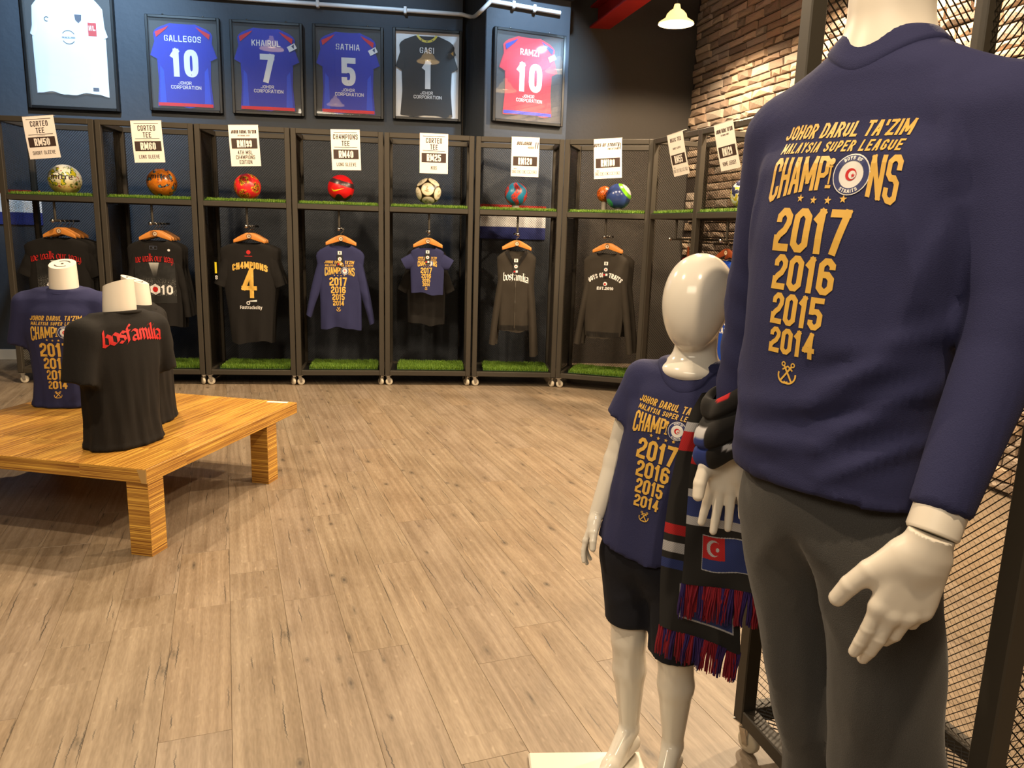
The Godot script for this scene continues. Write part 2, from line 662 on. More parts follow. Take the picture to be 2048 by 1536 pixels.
static func ellipsoid(p: Vector3, c: Vector3, r: Vector3) -> float:
	var q := (p - c) / r
	var k := q.length()
	var g := (q / r).length()
	return k * (k - 1.0) / maxf(g, 1e-4) if k > 0.001 else -minf(r.x, minf(r.y, r.z))

# a trunk given by sections [height, shift sideways, shift forward, half width, half depth], lowest first
static func trunk(p: Vector3, s: Array) -> float:
	var i := 0
	while i < s.size() - 2 and p.y > s[i + 1][0]:
		i += 1
	var a: Array = s[i]
	var b: Array = s[i + 1]
	var f := clampf((p.y - a[0]) / (b[0] - a[0]), 0.0, 1.0)
	f = f * f * (3.0 - 2.0 * f) * 0.5 + f * 0.5
	var x: float = (p.x - lerpf(a[1], b[1], f)) / lerpf(a[3], b[3], f)
	var z: float = (p.z - lerpf(a[2], b[2], f)) / lerpf(a[4], b[4], f)
	var k := pow(pow(absf(x), 2.3) + pow(absf(z), 2.3), 1.0 / 2.3)
	var d := (k - 1.0) * minf(lerpf(a[3], b[3], f), lerpf(a[4], b[4], f))
	return maxf(d, maxf(s[0][0] - p.y, p.y - s[-1][0]))

# ---------------------------------------------------------------- materials
func mat(called: String, color: Color, rough := 0.6, metal := 0.0, spec := 0.5) -> StandardMaterial3D:
	var m := StandardMaterial3D.new()
	m.resource_name = called
	m.albedo_color = color
	m.roughness = rough
	m.metallic = metal
	m.metallic_specular = spec
	M[called] = m
	return m

func bytes(n: int, w: int, h: int, freq: float, sd: int, big_w: int, big_h: int) -> PackedByteArray:
	var f := FastNoiseLite.new()
	f.seed = sd
	f.frequency = freq
	f.fractal_octaves = n
	var im := f.get_image(w, h, false, false, true)
	im.convert(Image.FORMAT_L8)
	im.resize(big_w, big_h, Image.INTERPOLATE_CUBIC)
	return im.get_data()

func plank_texture() -> ImageTexture:
	var w := 1536
	var h := 768
	var g1 := bytes(3, 40, h, 0.05, 11, w, h)
	var g2 := bytes(2, 220, h, 0.22, 12, w, h)
	var g3 := bytes(3, 96, 64, 0.06, 13, w, h)
	var g4 := bytes(2, 300, 384, 0.12, 14, w, h)
	var d := PackedByteArray()
	d.resize(w * h * 3)
	for i in w * h:
		var s := 0.55 + (g1[i] - 128) * 0.0020 + (g2[i] - 128) * 0.0012 + (g3[i] - 128) * 0.0012
		if g4[i] > 205:
			s += (g4[i] - 205) * 0.008
		elif g4[i] < 45:
			s -= (45 - g4[i]) * 0.007
		s = clampf(s, 0.0, 1.0)
		d[3 * i] = int(112 + 62 * s)
		d[3 * i + 1] = int(93 + 62 * s)
		d[3 * i + 2] = int(72 + 60 * s)
	var r := RandomNumberGenerator.new()
	r.seed = 5
	for k in 26:
		var cx := r.randi_range(30, w - 30)
		var cy := r.randi_range(10, h - 10)
		var rx := r.randf_range(8.0, 24.0)
		var ry := r.randf_range(3.0, 8.0)
		var deep := r.randf_range(0.18, 0.42)
		for y in range(maxi(cy - 24, 0), mini(cy + 24, h)):
			for x in range(maxi(cx - 60, 0), mini(cx + 60, w)):
				var q := Vector2((x - cx) / rx, (y - cy) / ry).length()
				if q > 3.0:
					continue
				var f := 1.0 - deep * (0.75 * exp(-q * q * 1.5) + 0.45 * exp(-q) * (0.5 + 0.5 * sin(q * 9.0)))
				for c in 3:
					d[3 * (y * w + x) + c] = int(d[3 * (y * w + x) + c] * f)
	for k in 95:
		var x := r.randi_range(0, w - 180)
		var y := r.randf_range(4.0, h - 5.0)
		var n := r.randi_range(20, 170)
		var deep := r.randf_range(0.35, 0.75) if k < 70 else -0.22
		for j in n:
			y = clampf(y + r.randf_range(-0.45, 0.45), 2.0, h - 3.0)
			var f := 1.0 - deep * sin(PI * j / n)
			for e in 2:
				var at := 3 * ((int(y) + e) * w + x + j)
				for c in 3:
					d[at + c] = clampi(int(d[at + c] * (f if e == 0 else lerpf(f, 1.0, 0.5))), 0, 255)
	return ImageTexture.create_from_image(Image.create_from_data(w, h, false, Image.FORMAT_RGB8, d))

func zebra_texture() -> ImageTexture:
	var w := 384
	var h := 768
	var g1 := bytes(4, 4, h, 0.16, 21, w, h)
	var g2 := bytes(2, 7, h, 0.42, 22, w, h)
	var g3 := bytes(3, 48, 96, 0.05, 23, w, h)
	var d := PackedByteArray()
	d.resize(w * h * 3)
	for i in w * h:
		var s := 0.56 + (g1[i] - 128) * 0.0032 + (g2[i] - 128) * 0.0025 + (g3[i] - 128) * 0.0008
		s = clampf(s, 0.0, 1.0)
		if g2[i] < 62:
			s *= 0.55
		d[3 * i] = int(104 + 136 * s)
		d[3 * i + 1] = int(56 + 136 * s)
		d[3 * i + 2] = int(18 + 70 * s)
	return ImageTexture.create_from_image(Image.create_from_data(w, h, false, Image.FORMAT_RGB8, d))

func grain(m: StandardMaterial3D, freq: float, scale: float, strength: float) -> void:
	var nt := NoiseTexture2D.new()
	nt.width = 256
	nt.height = 256
	nt.seamless = true
	nt.as_normal_map = true
	nt.bump_strength = strength
	var f := FastNoiseLite.new()
	f.frequency = freq
	f.fractal_octaves = 3
	nt.noise = f
	m.normal_enabled = true
	m.normal_texture = nt
	m.uv1_triplanar = true
	m.uv1_scale = Vector3.ONE * scale

func make_materials() -> void:
	var tex := plank_texture()
	for k in 4:
		var m := mat("plank_%d" % k, [Color(0.93, 0.945, 0.96), Color(0.905, 0.92, 0.945), Color(0.93, 0.935, 0.935), Color(0.915, 0.93, 0.94)][k], 0.42, 0.0, 0.42)
		m.albedo_texture = tex
	mat("subfloor", Color(0.30, 0.24, 0.18), 0.8)
	var z := mat("zebra", Color(1, 1, 1), 0.36)
	z.albedo_texture = zebra_texture()
	grain(mat("navy_wall", Color(0.20, 0.22, 0.25), 0.72), 0.02, 2.0, 0.8)
	grain(mat("brown_wall", Color(0.205, 0.185, 0.165), 0.8), 0.02, 2.0, 0.8)
	mat("plain_wall", Color(0.30, 0.28, 0.26), 0.85)
	mat("ceiling", Color(0.10, 0.10, 0.10), 0.9)
	mat("steel", Color(0.235, 0.215, 0.185), 0.5, 0.0, 0.4)
	mat("mesh_steel", Color(0.17, 0.15, 0.13), 0.5, 0.3)
	mat("chrome", Color(0.75, 0.74, 0.72), 0.22, 1.0)
	mat("caster", Color(0.80, 0.76, 0.68), 0.4)
	mat("galvanised", Color(0.86, 0.87, 0.88), 0.4)
	mat("mortar", Color(0.17, 0.13, 0.11), 0.95)
	for k in 5:
		grain(mat("stone_%d" % k, [Color(0.64, 0.55, 0.46), Color(0.57, 0.48, 0.40), Color(0.72, 0.63, 0.54), Color(0.50, 0.43, 0.37), Color(0.63, 0.57, 0.51)][k], 0.85), 0.06, 5.0, 4.0)
	mat("red_paint", Color(0.62, 0.10, 0.07), 0.5)
	mat("black", Color(0.055, 0.052, 0.05), 0.45)
	mat("deep_black", Color(0.05, 0.048, 0.045), 0.6)
	mat("cream", Color(0.83, 0.80, 0.74), 0.5)
	mat("paper", Color(0.94, 0.90, 0.86), 0.55)
	mat("print_dark", Color(0.22, 0.15, 0.12), 0.6)
	mat("white", Color(0.88, 0.88, 0.88), 0.5)
	mat("blue_band", Color(0.13, 0.17, 0.42), 0.6)
	mat("turf", Color(0.13, 0.24, 0.06), 0.9)
	var bl := mat("blade", Color(1, 1, 1), 0.6)
	bl.vertex_color_use_as_albedo = true
	bl.vertex_color_is_srgb = true
	var g := mat("pane", Color(1, 1, 1, 0.03), 0.02)
	g.transparency = BaseMaterial3D.TRANSPARENCY_ALPHA
	var e := mat("lamp_glow", Color(1.0, 0.95, 0.85), 0.5)
	e.emission_enabled = true
	e.emission = Color(1.0, 0.86, 0.62)
	e.emission_energy_multiplier = 7.0
	var s := mat("lamp_shade", Color(0.92, 0.88, 0.78), 0.35)
	s.emission_enabled = true
	s.emission = Color(1.0, 0.82, 0.52)
	s.emission_energy_multiplier = 1.6
	var cg := mat("cool_glow", Color(0.9, 0.95, 1.0), 0.5)
	cg.emission_enabled = true
	cg.emission = Color(0.85, 0.94, 1.0)
	cg.emission_energy_multiplier = 30.0
	var pg := mat("fill_glow", Color(0.9, 0.9, 0.88), 0.5)  # glow of the added fill panel
	pg.emission_enabled = true
	pg.emission = Color(1.0, 0.94, 0.84)
	pg.emission_energy_multiplier = 1.0
	mat("gold", Color(0.83, 0.66, 0.30), 0.45)
	mat("print_white", Color(0.86, 0.85, 0.84), 0.5)
	mat("print_red", Color(0.72, 0.10, 0.09), 0.55)
	mat("print_navy", Color(0.14, 0.18, 0.36), 0.55)
	mat("print_grey", Color(0.25, 0.27, 0.33), 0.5)
	mat("print_yellow", Color(0.82, 0.74, 0.10), 0.5)
	mat("frame_back", Color(0.085, 0.08, 0.08), 0.7)
	mat("chrome_dull", Color(0.35, 0.33, 0.30), 0.4, 0.7)
	mat("stand_plastic", Color(0.55, 0.52, 0.48), 0.2)
	mat("pale_wood", Color(0.72, 0.58, 0.36), 0.5)
	mat("plate_white", Color(0.82, 0.80, 0.75), 0.25)
	cloth("navy_cloth", Color(0.17, 0.178, 0.31))
	cloth("black_cloth", Color(0.108, 0.10, 0.095))
	cloth("olive_cloth", Color(0.20, 0.18, 0.155))
	cloth("jersey_blue", Color(0.13, 0.17, 0.66))
	cloth("jersey_side", Color(0.16, 0.28, 0.80))
	cloth("jersey_red", Color(0.78, 0.09, 0.17))
	cloth("jersey_white", Color(0.86, 0.88, 0.90))
	cloth("maroon_cloth", Color(0.42, 0.07, 0.09))
	cloth("royal_cloth", Color(0.10, 0.27, 0.68))
	cloth("short_cloth", Color(0.105, 0.11, 0.14))
	var t := cloth("trouser_cloth", Color(1, 1, 1))
	var nt := NoiseTexture2D.new()
	nt.width = 256
	nt.height = 256
	nt.seamless = true
	var f := FastNoiseLite.new()
	f.frequency = 0.2
	f.fractal_octaves = 3
	nt.noise = f
	var ramp := Gradient.new()
	ramp.offsets = PackedFloat32Array([0.25, 0.75])
	ramp.colors = PackedColorArray([Color(0.215, 0.215, 0.215), Color(0.31, 0.305, 0.30)])
	nt.color_ramp = ramp
	t.albedo_texture = nt
	mat("skin_gloss", Color(0.86, 0.84, 0.80), 0.14, 0.0, 0.5)
	mat("skin_matte", Color(0.87, 0.84, 0.79), 0.38, 0.0, 0.4)
	mat("wood_hanger", Color(0.78, 0.50, 0.22), 0.4)
	mat("wood_dark", Color(0.52, 0.24, 0.11), 0.4)

func cloth(called: String, color: Color) -> StandardMaterial3D:
	var m := mat(called, color, 0.85, 0.0, 0.3)
	grain(m, 0.11, 14.0, 1.4)
	m.rim_enabled = true
	m.rim = 0.25
	m.rim_tint = 0.7
	return m

# ---------------------------------------------------------------- the room
const WALL_AT := Vector3(-1.952, 0, -7.406)
const WALL_DIR := Vector3(0.9925, 0, -0.122)
const PILLAR_AT := Vector3(-0.32, 0, -7.15)
const PILLAR_DIR := Vector3(0.92, 0, -0.392)
const STONE_AT := Vector3(1.70, 0, -7.95)
const STONE_DIR := Vector3(0.235, 0, 0.972)

func facing(at: Vector3, dir: Vector3) -> Transform3D:
	# x along dir, y up, z towards the room
	var d := dir.normalized()
	return Transform3D(Basis(d, UP, d.cross(UP)), at)

func build_room() -> void:
	# floor: a slab and the vinyl planks on it
	var fl := structure("floor", box_mesh(Vector3(14, 0.2, 13), 0.0, Vector3(-1.6, -0.105, -2.6)), M.subfloor)
	var dir := Vector3(-0.352, 0, -0.936)
	var side := Vector3(0.936, 0, -0.352)
	var L := 1.22
	var W := 0.18
	var kinds := []
	for k in 14:
		var b := MB.new()
		var o := Vector2(fposmod(k * 0.37, 1.0), fposmod(k * 0.291, 1.0))
		var hl := L / 2 - 0.0003
		var hw := W / 2 - 0.0003
		var c := 0.0006
		var uv := Vector2(0.5, 0.1475)
		b.quad(Vector3(-hl + c, 0, hw - c), Vector3(hl - c, 0, hw - c), Vector3(hl - c, 0, -hw + c), Vector3(-hl + c, 0, -hw + c), o, o + uv)
		var lo := [Vector3(-hl, -c, hw), Vector3(hl, -c, hw), Vector3(hl, -c, -hw), Vector3(-hl, -c, -hw)]
		var hi := [Vector3(-hl + c, 0, hw - c), Vector3(hl - c, 0, hw - c), Vector3(hl - c, 0, -hw + c), Vector3(-hl + c, 0, -hw + c)]
		for e in 4:
			b.quad(lo[e], lo[(e + 1) % 4], hi[(e + 1) % 4], hi[e], o, o + Vector2(0.5, 0.002))
			var dn := Vector3(0, -0.0035, 0)
			b.quad(lo[e] + dn, lo[(e + 1) % 4] + dn, lo[(e + 1) % 4], lo[e], o, o + Vector2(0.5, 0.002))
		kinds.append(b.mesh())
	var r := RandomNumberGenerator.new()
	r.seed = 17
	var basis := Basis(dir, UP, dir.cross(UP))
	var rest := MB.new()
	for row in range(-48, 30):
		var shift := r.randf() * L
		for col in range(-6, 10):
			var at := side * (row + 0.3) * W + dir * (col * L + shift)
			var seen := false
			for e in [-0.5, 0.0, 0.5]:
				var q: Vector3 = at + dir * L * e
				if q.z < -1.15 and q.z > -7.0 and absf(q.x + 0.03) < -q.z * 0.69 + 0.12:
					seen = true
			var k := r.randi_range(0, 13)
			if seen:
				structure("plank", kinds[k], M["plank_%d" % (k % 4)], fl, Transform3D(basis, at))
			elif at.x > -8 and at.x < 4.6 and at.z > -8.4 and at.z < 3.4:
				var hx := dir * L / 2
				var hz := side * W / 2
				rest.quad(at - hx + hz, at - hx - hz, at + hx - hz, at + hx + hz, Vector2(0.1 * k, 0.07 * k), Vector2(0.1 * k + 0.5, 0.07 * k + 0.15))
	structure("plank_rest", rest.mesh(), M.plank_0, fl, Transform3D(Basis(), Vector3(0, -0.002, 0))).set_meta("kind", "stuff")

	# walls
	var wx := facing(WALL_AT, WALL_DIR)
	structure("wall_back", box_mesh(Vector3(10.5, 4.4, 0.2), 0.0, Vector3(-1.4, 2.1, -0.2)), M.brown_wall, self, wx)
	structure("wall_panel", box_mesh(Vector3(8.0, 4.2, 0.1), 0.004, Vector3(1.409 - 4.0, 2.1, -0.05)), M.navy_wall, self, wx)
	structure("baseboard_back", box_mesh(Vector3(4.0, 0.1, 0.014), 0.003, Vector3(-4.62, 0.05, 0.007)), M.cream, self, wx)
	structure("wall_pillar", box_mesh(Vector3(0.823, 4.2, 0.7), 0.006, Vector3(0.4115, 2.1, -0.35)), M.navy_wall, self, facing(PILLAR_AT, PILLAR_DIR))
	structure("wall_side", box_mesh(Vector3(0.2, 4.4, 14), 0.0, Vector3(-7.8, 2.1, -2.6)), M.plain_wall)
	structure("wall_front", box_mesh(Vector3(14, 4.4, 0.2), 0.0, Vector3(-1.6, 2.1, 3.6)), M.plain_wall)
	structure("ceiling", box_mesh(Vector3(14, 0.2, 13), 0.0, Vector3(-1.6, 4.3, -2.6)), M.ceiling)
	build_stones()

	# striped banners on the wall and the pillar, seen through the lockers
	var px := facing(PILLAR_AT, PILLAR_DIR)
	for k in 2:
		var bn := thing("wall_banner", ["striped banner on the dark back wall behind the first locker", "short white and blue banner on the pillar behind the black hoodie"][k], "banner")
		bn.transform = wx if k == 0 else px
		var x0 := -3.9 if k == 0 else 0.31
		var l := 3.0 if k == 0 else 0.66
		part("white_stripe", box_mesh(Vector3(l, 0.17, 0.01), 0.002, Vector3(x0, 1.445, 0.006)), M.white, bn)
		part("blue_stripe", box_mesh(Vector3(l, 0.11, 0.011), 0.002, Vector3(x0, 1.305, 0.0065)), M.blue_band, bn)
		part("red_stripe", box_mesh(Vector3(l, 0.03, 0.011), 0.002, Vector3(x0, 1.545, 0.0065)), M.red_paint, bn)

	# conduit along the top of the walls
	var cd := thing("conduit_pipe", "thin white conduit pipe clipped along the top of the dark wall", "pipe")
	var a0 := wx * Vector3(-1.2, 3.285, 0.03)
	var a1 := wx * Vector3(1.40, 3.265, 0.03)
	var b0 := px * Vector3(0.03, 3.275, 0.03)
	var b1 := px * Vector3(0.70, 3.262, 0.03)
	part("pipe_run", tube_mesh(PackedVector3Array([a0, a1]), 0.019, 10), M.galvanised, cd)
	part("pipe_bend", tube_mesh(spline([a1, a1 + Vector3(0.1, -0.03, 0.05), b0 + Vector3(-0.1, -0.09, -0.02), b0], 6), 0.018, 10), M.galvanised, cd)
	part("pipe_run", tube_mesh(PackedVector3Array([b0, b1]), 0.019, 10), M.galvanised, cd)
	for q: Vector3 in [a0.lerp(a1, 0.5), a0.lerp(a1, 0.8), b0.lerp(b1, 0.32), b0.lerp(b1, 0.62)]:
		part("pipe_clip", box_mesh(Vector3(0.028, 0.06, 0.055), 0.005, q, wx.basis), M.galvanised, cd)

	# cable trunking and red beam under the ceiling
	var jb := thing("cable_trunk", "black metal cable trunking at the top of the pillar", "trunking")
	jb.transform = px
	part("trunk_body", box_mesh(Vector3(0.42, 0.16, 0.1), 0.008, Vector3(0.62, 3.46, 0.05)), M.deep_black, jb)
	part("trunk_lid", box_mesh(Vector3(0.40, 0.13, 0.012), 0.003, Vector3(0.62, 3.46, 0.106)), M.black, jb)
	var bx := thing("ceiling_beam", "red painted steel beam running below the dark ceiling", "beam")
	bx.transform = facing(Vector3(0.72, 3.35, -7.92), Vector3(0.235, 0, 0.972))
	part("beam_web", box_mesh(Vector3(8.0, 0.16, 0.05), 0.004, Vector3(4.0, 0, 0)), M.red_paint, bx)
	part("beam_flange", box_mesh(Vector3(8.0, 0.02, 0.2), 0.004, Vector3(4.0, -0.09, 0)), M.red_paint, bx)
	part("beam_flange", box_mesh(Vector3(8.0, 0.02, 0.2), 0.004, Vector3(4.0, 0.09, 0)), M.red_paint, bx)
	build_pendants()

func build_stones() -> void:
	var sx := facing(STONE_AT, STONE_DIR)
	var w := structure("wall_stone", box_mesh(Vector3(12, 4.4, 0.2), 0.0, Vector3(5.9, 2.1, -0.1)), M.mortar, self, sx)
	var r := RandomNumberGenerator.new()
	r.seed = 31
	var rest := []
	for k in 5:
		rest.append(MB.new())
	var y := 0.02
	while y < 4.1:
		var h := r.randf_range(0.045, 0.085)
		var x := -0.05 + r.randf() * 0.1
		while x < 7.5:
			var l := r.randf_range(0.11, 0.34)
			if y < 3.72 and y > 1.95 and x < 1.95 and x + l > 0.0:
				var b := MB.new()
				stone(b, Vector3(maxf(x, 0.0), y, 0), minf(x, 0.0) + l, h, r)
				structure("stone", b.mesh(), M["stone_%d" % r.randi_range(0, 4)], w)
			elif x > 0.0:
				stone(rest[r.randi_range(0, 4)], Vector3(x, y, 0), l, h, r)
			x += l
		y += h
	for k in 5:
		structure("stone_rest", rest[k].mesh(), M["stone_%d" % k], w).set_meta("kind", "stuff")

func stone(b: MB, at: Vector3, l: float, h: float, r: RandomNumberGenerator) -> void:
	var g := 0.004
	var d := r.randf_range(0.012, 0.034)
	var base := [at + Vector3(g, g, 0), at + Vector3(l - g, g, 0), at + Vector3(l - g, h - g, 0), at + Vector3(g, h - g, 0)]
	var mid := at + Vector3(l * r.randf_range(0.35, 0.65), h * r.randf_range(0.35, 0.65), d + r.randf_range(0.0, 0.014))
	var front := []
	for k in 4:
		var p: Vector3 = base[k]
		var q := p.lerp(mid, r.randf_range(0.03, 0.2))
		q.z = d * r.randf_range(0.55, 1.0)
		front.append(q)
	for k in 4:
		b.quad(base[k], base[(k + 1) % 4], front[(k + 1) % 4], front[k])
		b.tri(front[k], front[(k + 1) % 4], mid)

func build_pendants() -> void:
	var src: Node3D
	for i in PENDANTS.size():
		var at: Vector3 = PENDANTS[i][0]
		if i == 0:
			src = thing("pendant_lamp", "glowing dome pendant lamp hanging near the stone wall corner", "lamp", at)
			var b := MB.new()
			b.lathe(PackedVector2Array([Vector2(0.142, 0.0), Vector2(0.14, 0.012), Vector2(0.115, 0.028), Vector2(0.088, 0.045), Vector2(0.078, 0.075), Vector2(0.055, 0.10), Vector2(0.03, 0.115), Vector2(0.022, 0.15), Vector2(0.0, 0.152)]), 32)
			b.lathe(PackedVector2Array([Vector2(0.0, 0.105), Vector2(0.05, 0.095), Vector2(0.073, 0.072), Vector2(0.083, 0.043), Vector2(0.112, 0.024), Vector2(0.142, 0.0)]), 32)
			part("lamp_shade", b.mesh(), M.lamp_shade, src)
			var g := MB.new()
			g.ball(Vector3(0, 0.045, 0), Vector3(0.06, 0.03, 0.06), 20, 10)
			part("bulb", g.mesh(), M.lamp_glow, src)
			part("lamp_cord", tube_mesh(PackedVector3Array([Vector3(0, 0.15, 0), Vector3(0, 4.2 - at.y, 0)]), 0.006, 6), M.black, src)
		else:
			copy_of(src, at, 0.0, "unseen dome pendant lamp hung " + ["", "beside the stone wall near the corner", "beside the stone wall behind the mannequins", "before the first lockers", "before the middle lockers", "before the lettered sweatshirt locker", "over the low table", "over the viewer by the mannequins"][i], "unseen pendant lamps over the shop floor")  # these copies hang out of view and light lockers, table and mannequins
	var head: Node3D  # spotlight heads out of view, one for each cool spot
	for i in TRACKS.size():
		var at: Vector3 = TRACKS[i][0]
		var aim: Vector3 = TRACKS[i][1]
		var d := (aim - at).normalized()
		if i == 0:
			head = thing("unseen_track_spotlight", "unseen black track spotlight aimed at the framed white jersey", "spotlight", at)
			var b := MB.new()
			b.lathe(PackedVector2Array([Vector2(0.0, -0.17), Vector2(0.03, -0.17), Vector2(0.038, -0.16), Vector2(0.042, -0.02), Vector2(0.042, -0.01), Vector2(0.037, -0.01), Vector2(0.037, -0.025), Vector2(0.0, -0.026)]), 20)
			part("lamp_body", b.mesh(), M.black, head)
			var g := MB.new()
			g.lathe(PackedVector2Array([Vector2(0.0, -0.020), Vector2(0.036, -0.020), Vector2(0.036, -0.022), Vector2(0.0, -0.022)]), 20)
			part("lamp_lens", g.mesh(), M.cool_glow, head)
		else:
			head = copy_of(head, at, 0.0, ["", "unseen black track spotlight washing the pillar", "unseen black track spotlight between the blue jerseys", "unseen black track spotlight near the black jersey", "unseen black track spotlight aimed at the framed red jersey"][i])
		var side := d.cross(UP).normalized()
		head.basis = Basis(side, d, side.cross(d))
	var pn := thing("added_fill_panel", "large added fill panel glowing out of view behind the viewer", "light panel", FILL_AT)  # added body for the fill light, never in view
	pn.look_at_from_position(FILL_AT, FILL_TO, UP)
	part("fill_panel_frame", box_mesh(Vector3(2.28, 0.98, 0.05), 0.004, Vector3(0, 0, 0.03)), M.white, pn)
	part("fill_panel_diffuser", box_mesh(Vector3(2.2, 0.9, 0.008), 0.002, Vector3(0, 0, 0.0)), M.fill_glow, pn)

# ---------------------------------------------------------------- lockers
const LH := 2.07
const LD := 0.5
# front corners on the floor, from one end of the row to the other
const POSTS := [Vector3(-3.99, 0, -6.02), Vector3(-3.258, 0, -6.091), Vector3(-2.532, 0, -6.178), Vector3(-1.807, 0, -6.262), Vector3(-1.087, 0, -6.371), Vector3(-0.357, 0, -6.447), Vector3(0.381, 0, -6.495), Vector3(1.062, 0, -6.299), Vector3(1.278, 0, -5.640), Vector3(1.494, 0, -4.98)]
var LOCK := []   # transforms of the lockers, origin in the middle of the front edge on the floor

func expanded(w: float, h: float) -> ArrayMesh:
	var b := MB.new()
	var cw := 0.021
	var ch := 0.0108
	var n := int(w / cw) * 2
	var rows := int(h / ch)
	var t := 0.0013
	for j in rows:
		for i in n:
			var y0 := (j + 0.5) * ch + ch * 0.5 * (1.0 if (i + j) % 2 == 0 else -1.0)
			var y1 := (j + 0.5) * ch - ch * 0.5 * (1.0 if (i + j) % 2 == 0 else -1.0)
			var x0 := i * cw * 0.5
			var x1 := x0 + cw * 0.5
			b.quad(Vector3(x0, y0 - t, -0.0014), Vector3(x1, y1 - t, -0.0014), Vector3(x1, y1 + t, 0.0014), Vector3(x0, y0 + t, 0.0014))
	return b.mesh()

func caster_parts(o: Node3D, at: Vector3, turn: float) -> void:
	var c := part("caster", null, M.caster, o, Transform3D(Basis(UP, turn), at))
	var w := MB.new()
	w.lathe(PackedVector2Array([Vector2(0, -0.012), Vector2(0.012, -0.013), Vector2(0.026, -0.011), Vector2(0.031, -0.006), Vector2(0.031, 0.006), Vector2(0.026, 0.011), Vector2(0.012, 0.013), Vector2(0, 0.012)]), 20, Vector3(0.012, 0.031, 0), Basis(Vector3.RIGHT, PI / 2))
	c.mesh = w.mesh()
	var f := MB.new()
	f.box(Vector3(0, 0.084, 0), Vector3(0.05, 0.005, 0.05), 0.001)
	f.box(Vector3(0.002, 0.074, 0), Vector3(0.03, 0.016, 0.03), 0.003)
	for s in [-1.0, 1.0]:
		f.quad(Vector3(-0.012, 0.07, 0.017 * s), Vector3(0.018, 0.07, 0.017 * s), Vector3(0.02, 0.024, 0.017 * s), Vector3(0.004, 0.024, 0.017 * s))
		f.box(Vector3(0.008, 0.05, 0.0175 * s), Vector3(0.018, 0.044, 0.003), 0.001, Basis(Vector3.BACK, 0.25))
	part("caster_fork", f.mesh(), M.chrome, c)

func make_locker(w: float, label: String) -> Node3D:
	var o := thing("display_locker", label, "locker", Vector3.ZERO, 0.0, "black mesh display lockers")
	var t := 0.04
	var hw := w / 2 - t / 2
	for z in [-t / 2, -LD + t / 2]:
		for s in [-1.0, 1.0]:
			part("post", box_mesh(Vector3(t, LH - 0.088, t), 0.003, Vector3(hw * s, 0.088 + (LH - 0.088) / 2, z)), M.steel, o)
		for y in [0.108, 1.47, LH - 0.02]:
			part("cross_rail", box_mesh(Vector3(w - 2 * t, t, t), 0.003, Vector3(0, y, z)), M.steel, o)
	for s in [-1.0, 1.0]:
		for y in [0.108, 1.47, LH - 0.02]:
			part("side_rail", box_mesh(Vector3(t, t, LD - 2 * t), 0.003, Vector3(hw * s, y, -LD / 2)), M.steel, o)
		part("side_mesh", side_mesh, M.mesh_steel, o, Transform3D(Basis(UP, PI / 2), Vector3(hw * s, 0.128, -t)))
		part("side_mesh", side_mesh_top, M.mesh_steel, o, Transform3D(Basis(UP, PI / 2), Vector3(hw * s, 1.49, -t)))
	part("back_mesh", back_mesh, M.mesh_steel, o, Transform3D(Basis(), Vector3(-w / 2 + t, 0.128, -LD + t / 2)))
	part("back_mesh", back_mesh_top, M.mesh_steel, o, Transform3D(Basis(), Vector3(-w / 2 + t, 1.49, -LD + t / 2)))
	part("shelf_board", box_mesh(Vector3(w - 2 * t, 0.012, LD - 2 * t), 0.001, Vector3(0, 1.476, -LD / 2)), M.deep_black, o)
	part("base_board", box_mesh(Vector3(w - 2 * t, 0.01, LD - 2 * t), 0.001, Vector3(0, 0.108, -LD / 2)), M.deep_black, o)
	for s in [-1.0, 1.0]:
		caster_parts(o, Vector3(hw * s, 0, -0.03), 0.3 if s < 0 else 2.2)
		caster_parts(o, Vector3(hw * s, 0, -LD + 0.03), 1.1)
	return o

var side_mesh: ArrayMesh
var side_mesh_top: ArrayMesh
var back_mesh: ArrayMesh
var back_mesh_top: ArrayMesh

func add_arm(o: Node3D) -> void:
	var a := part("hanging_arm", tube_mesh(PackedVector3Array([Vector3(0, 1.30, -0.46), Vector3(0, 1.30, -0.02)]), 0.009, 10), M.steel, o)
	var g := MB.new()
	g.ball(Vector3(0, 1.30, -0.012), Vector3(0.015, 0.015, 0.015), 14, 8)
	part("end_ball", g.mesh(), M.chrome, a)
	part("hanging_arm", tube_mesh(PackedVector3Array([Vector3(0, 1.45, -0.06), Vector3(0, 1.30, -0.06)]), 0.009, 10), M.steel, o)

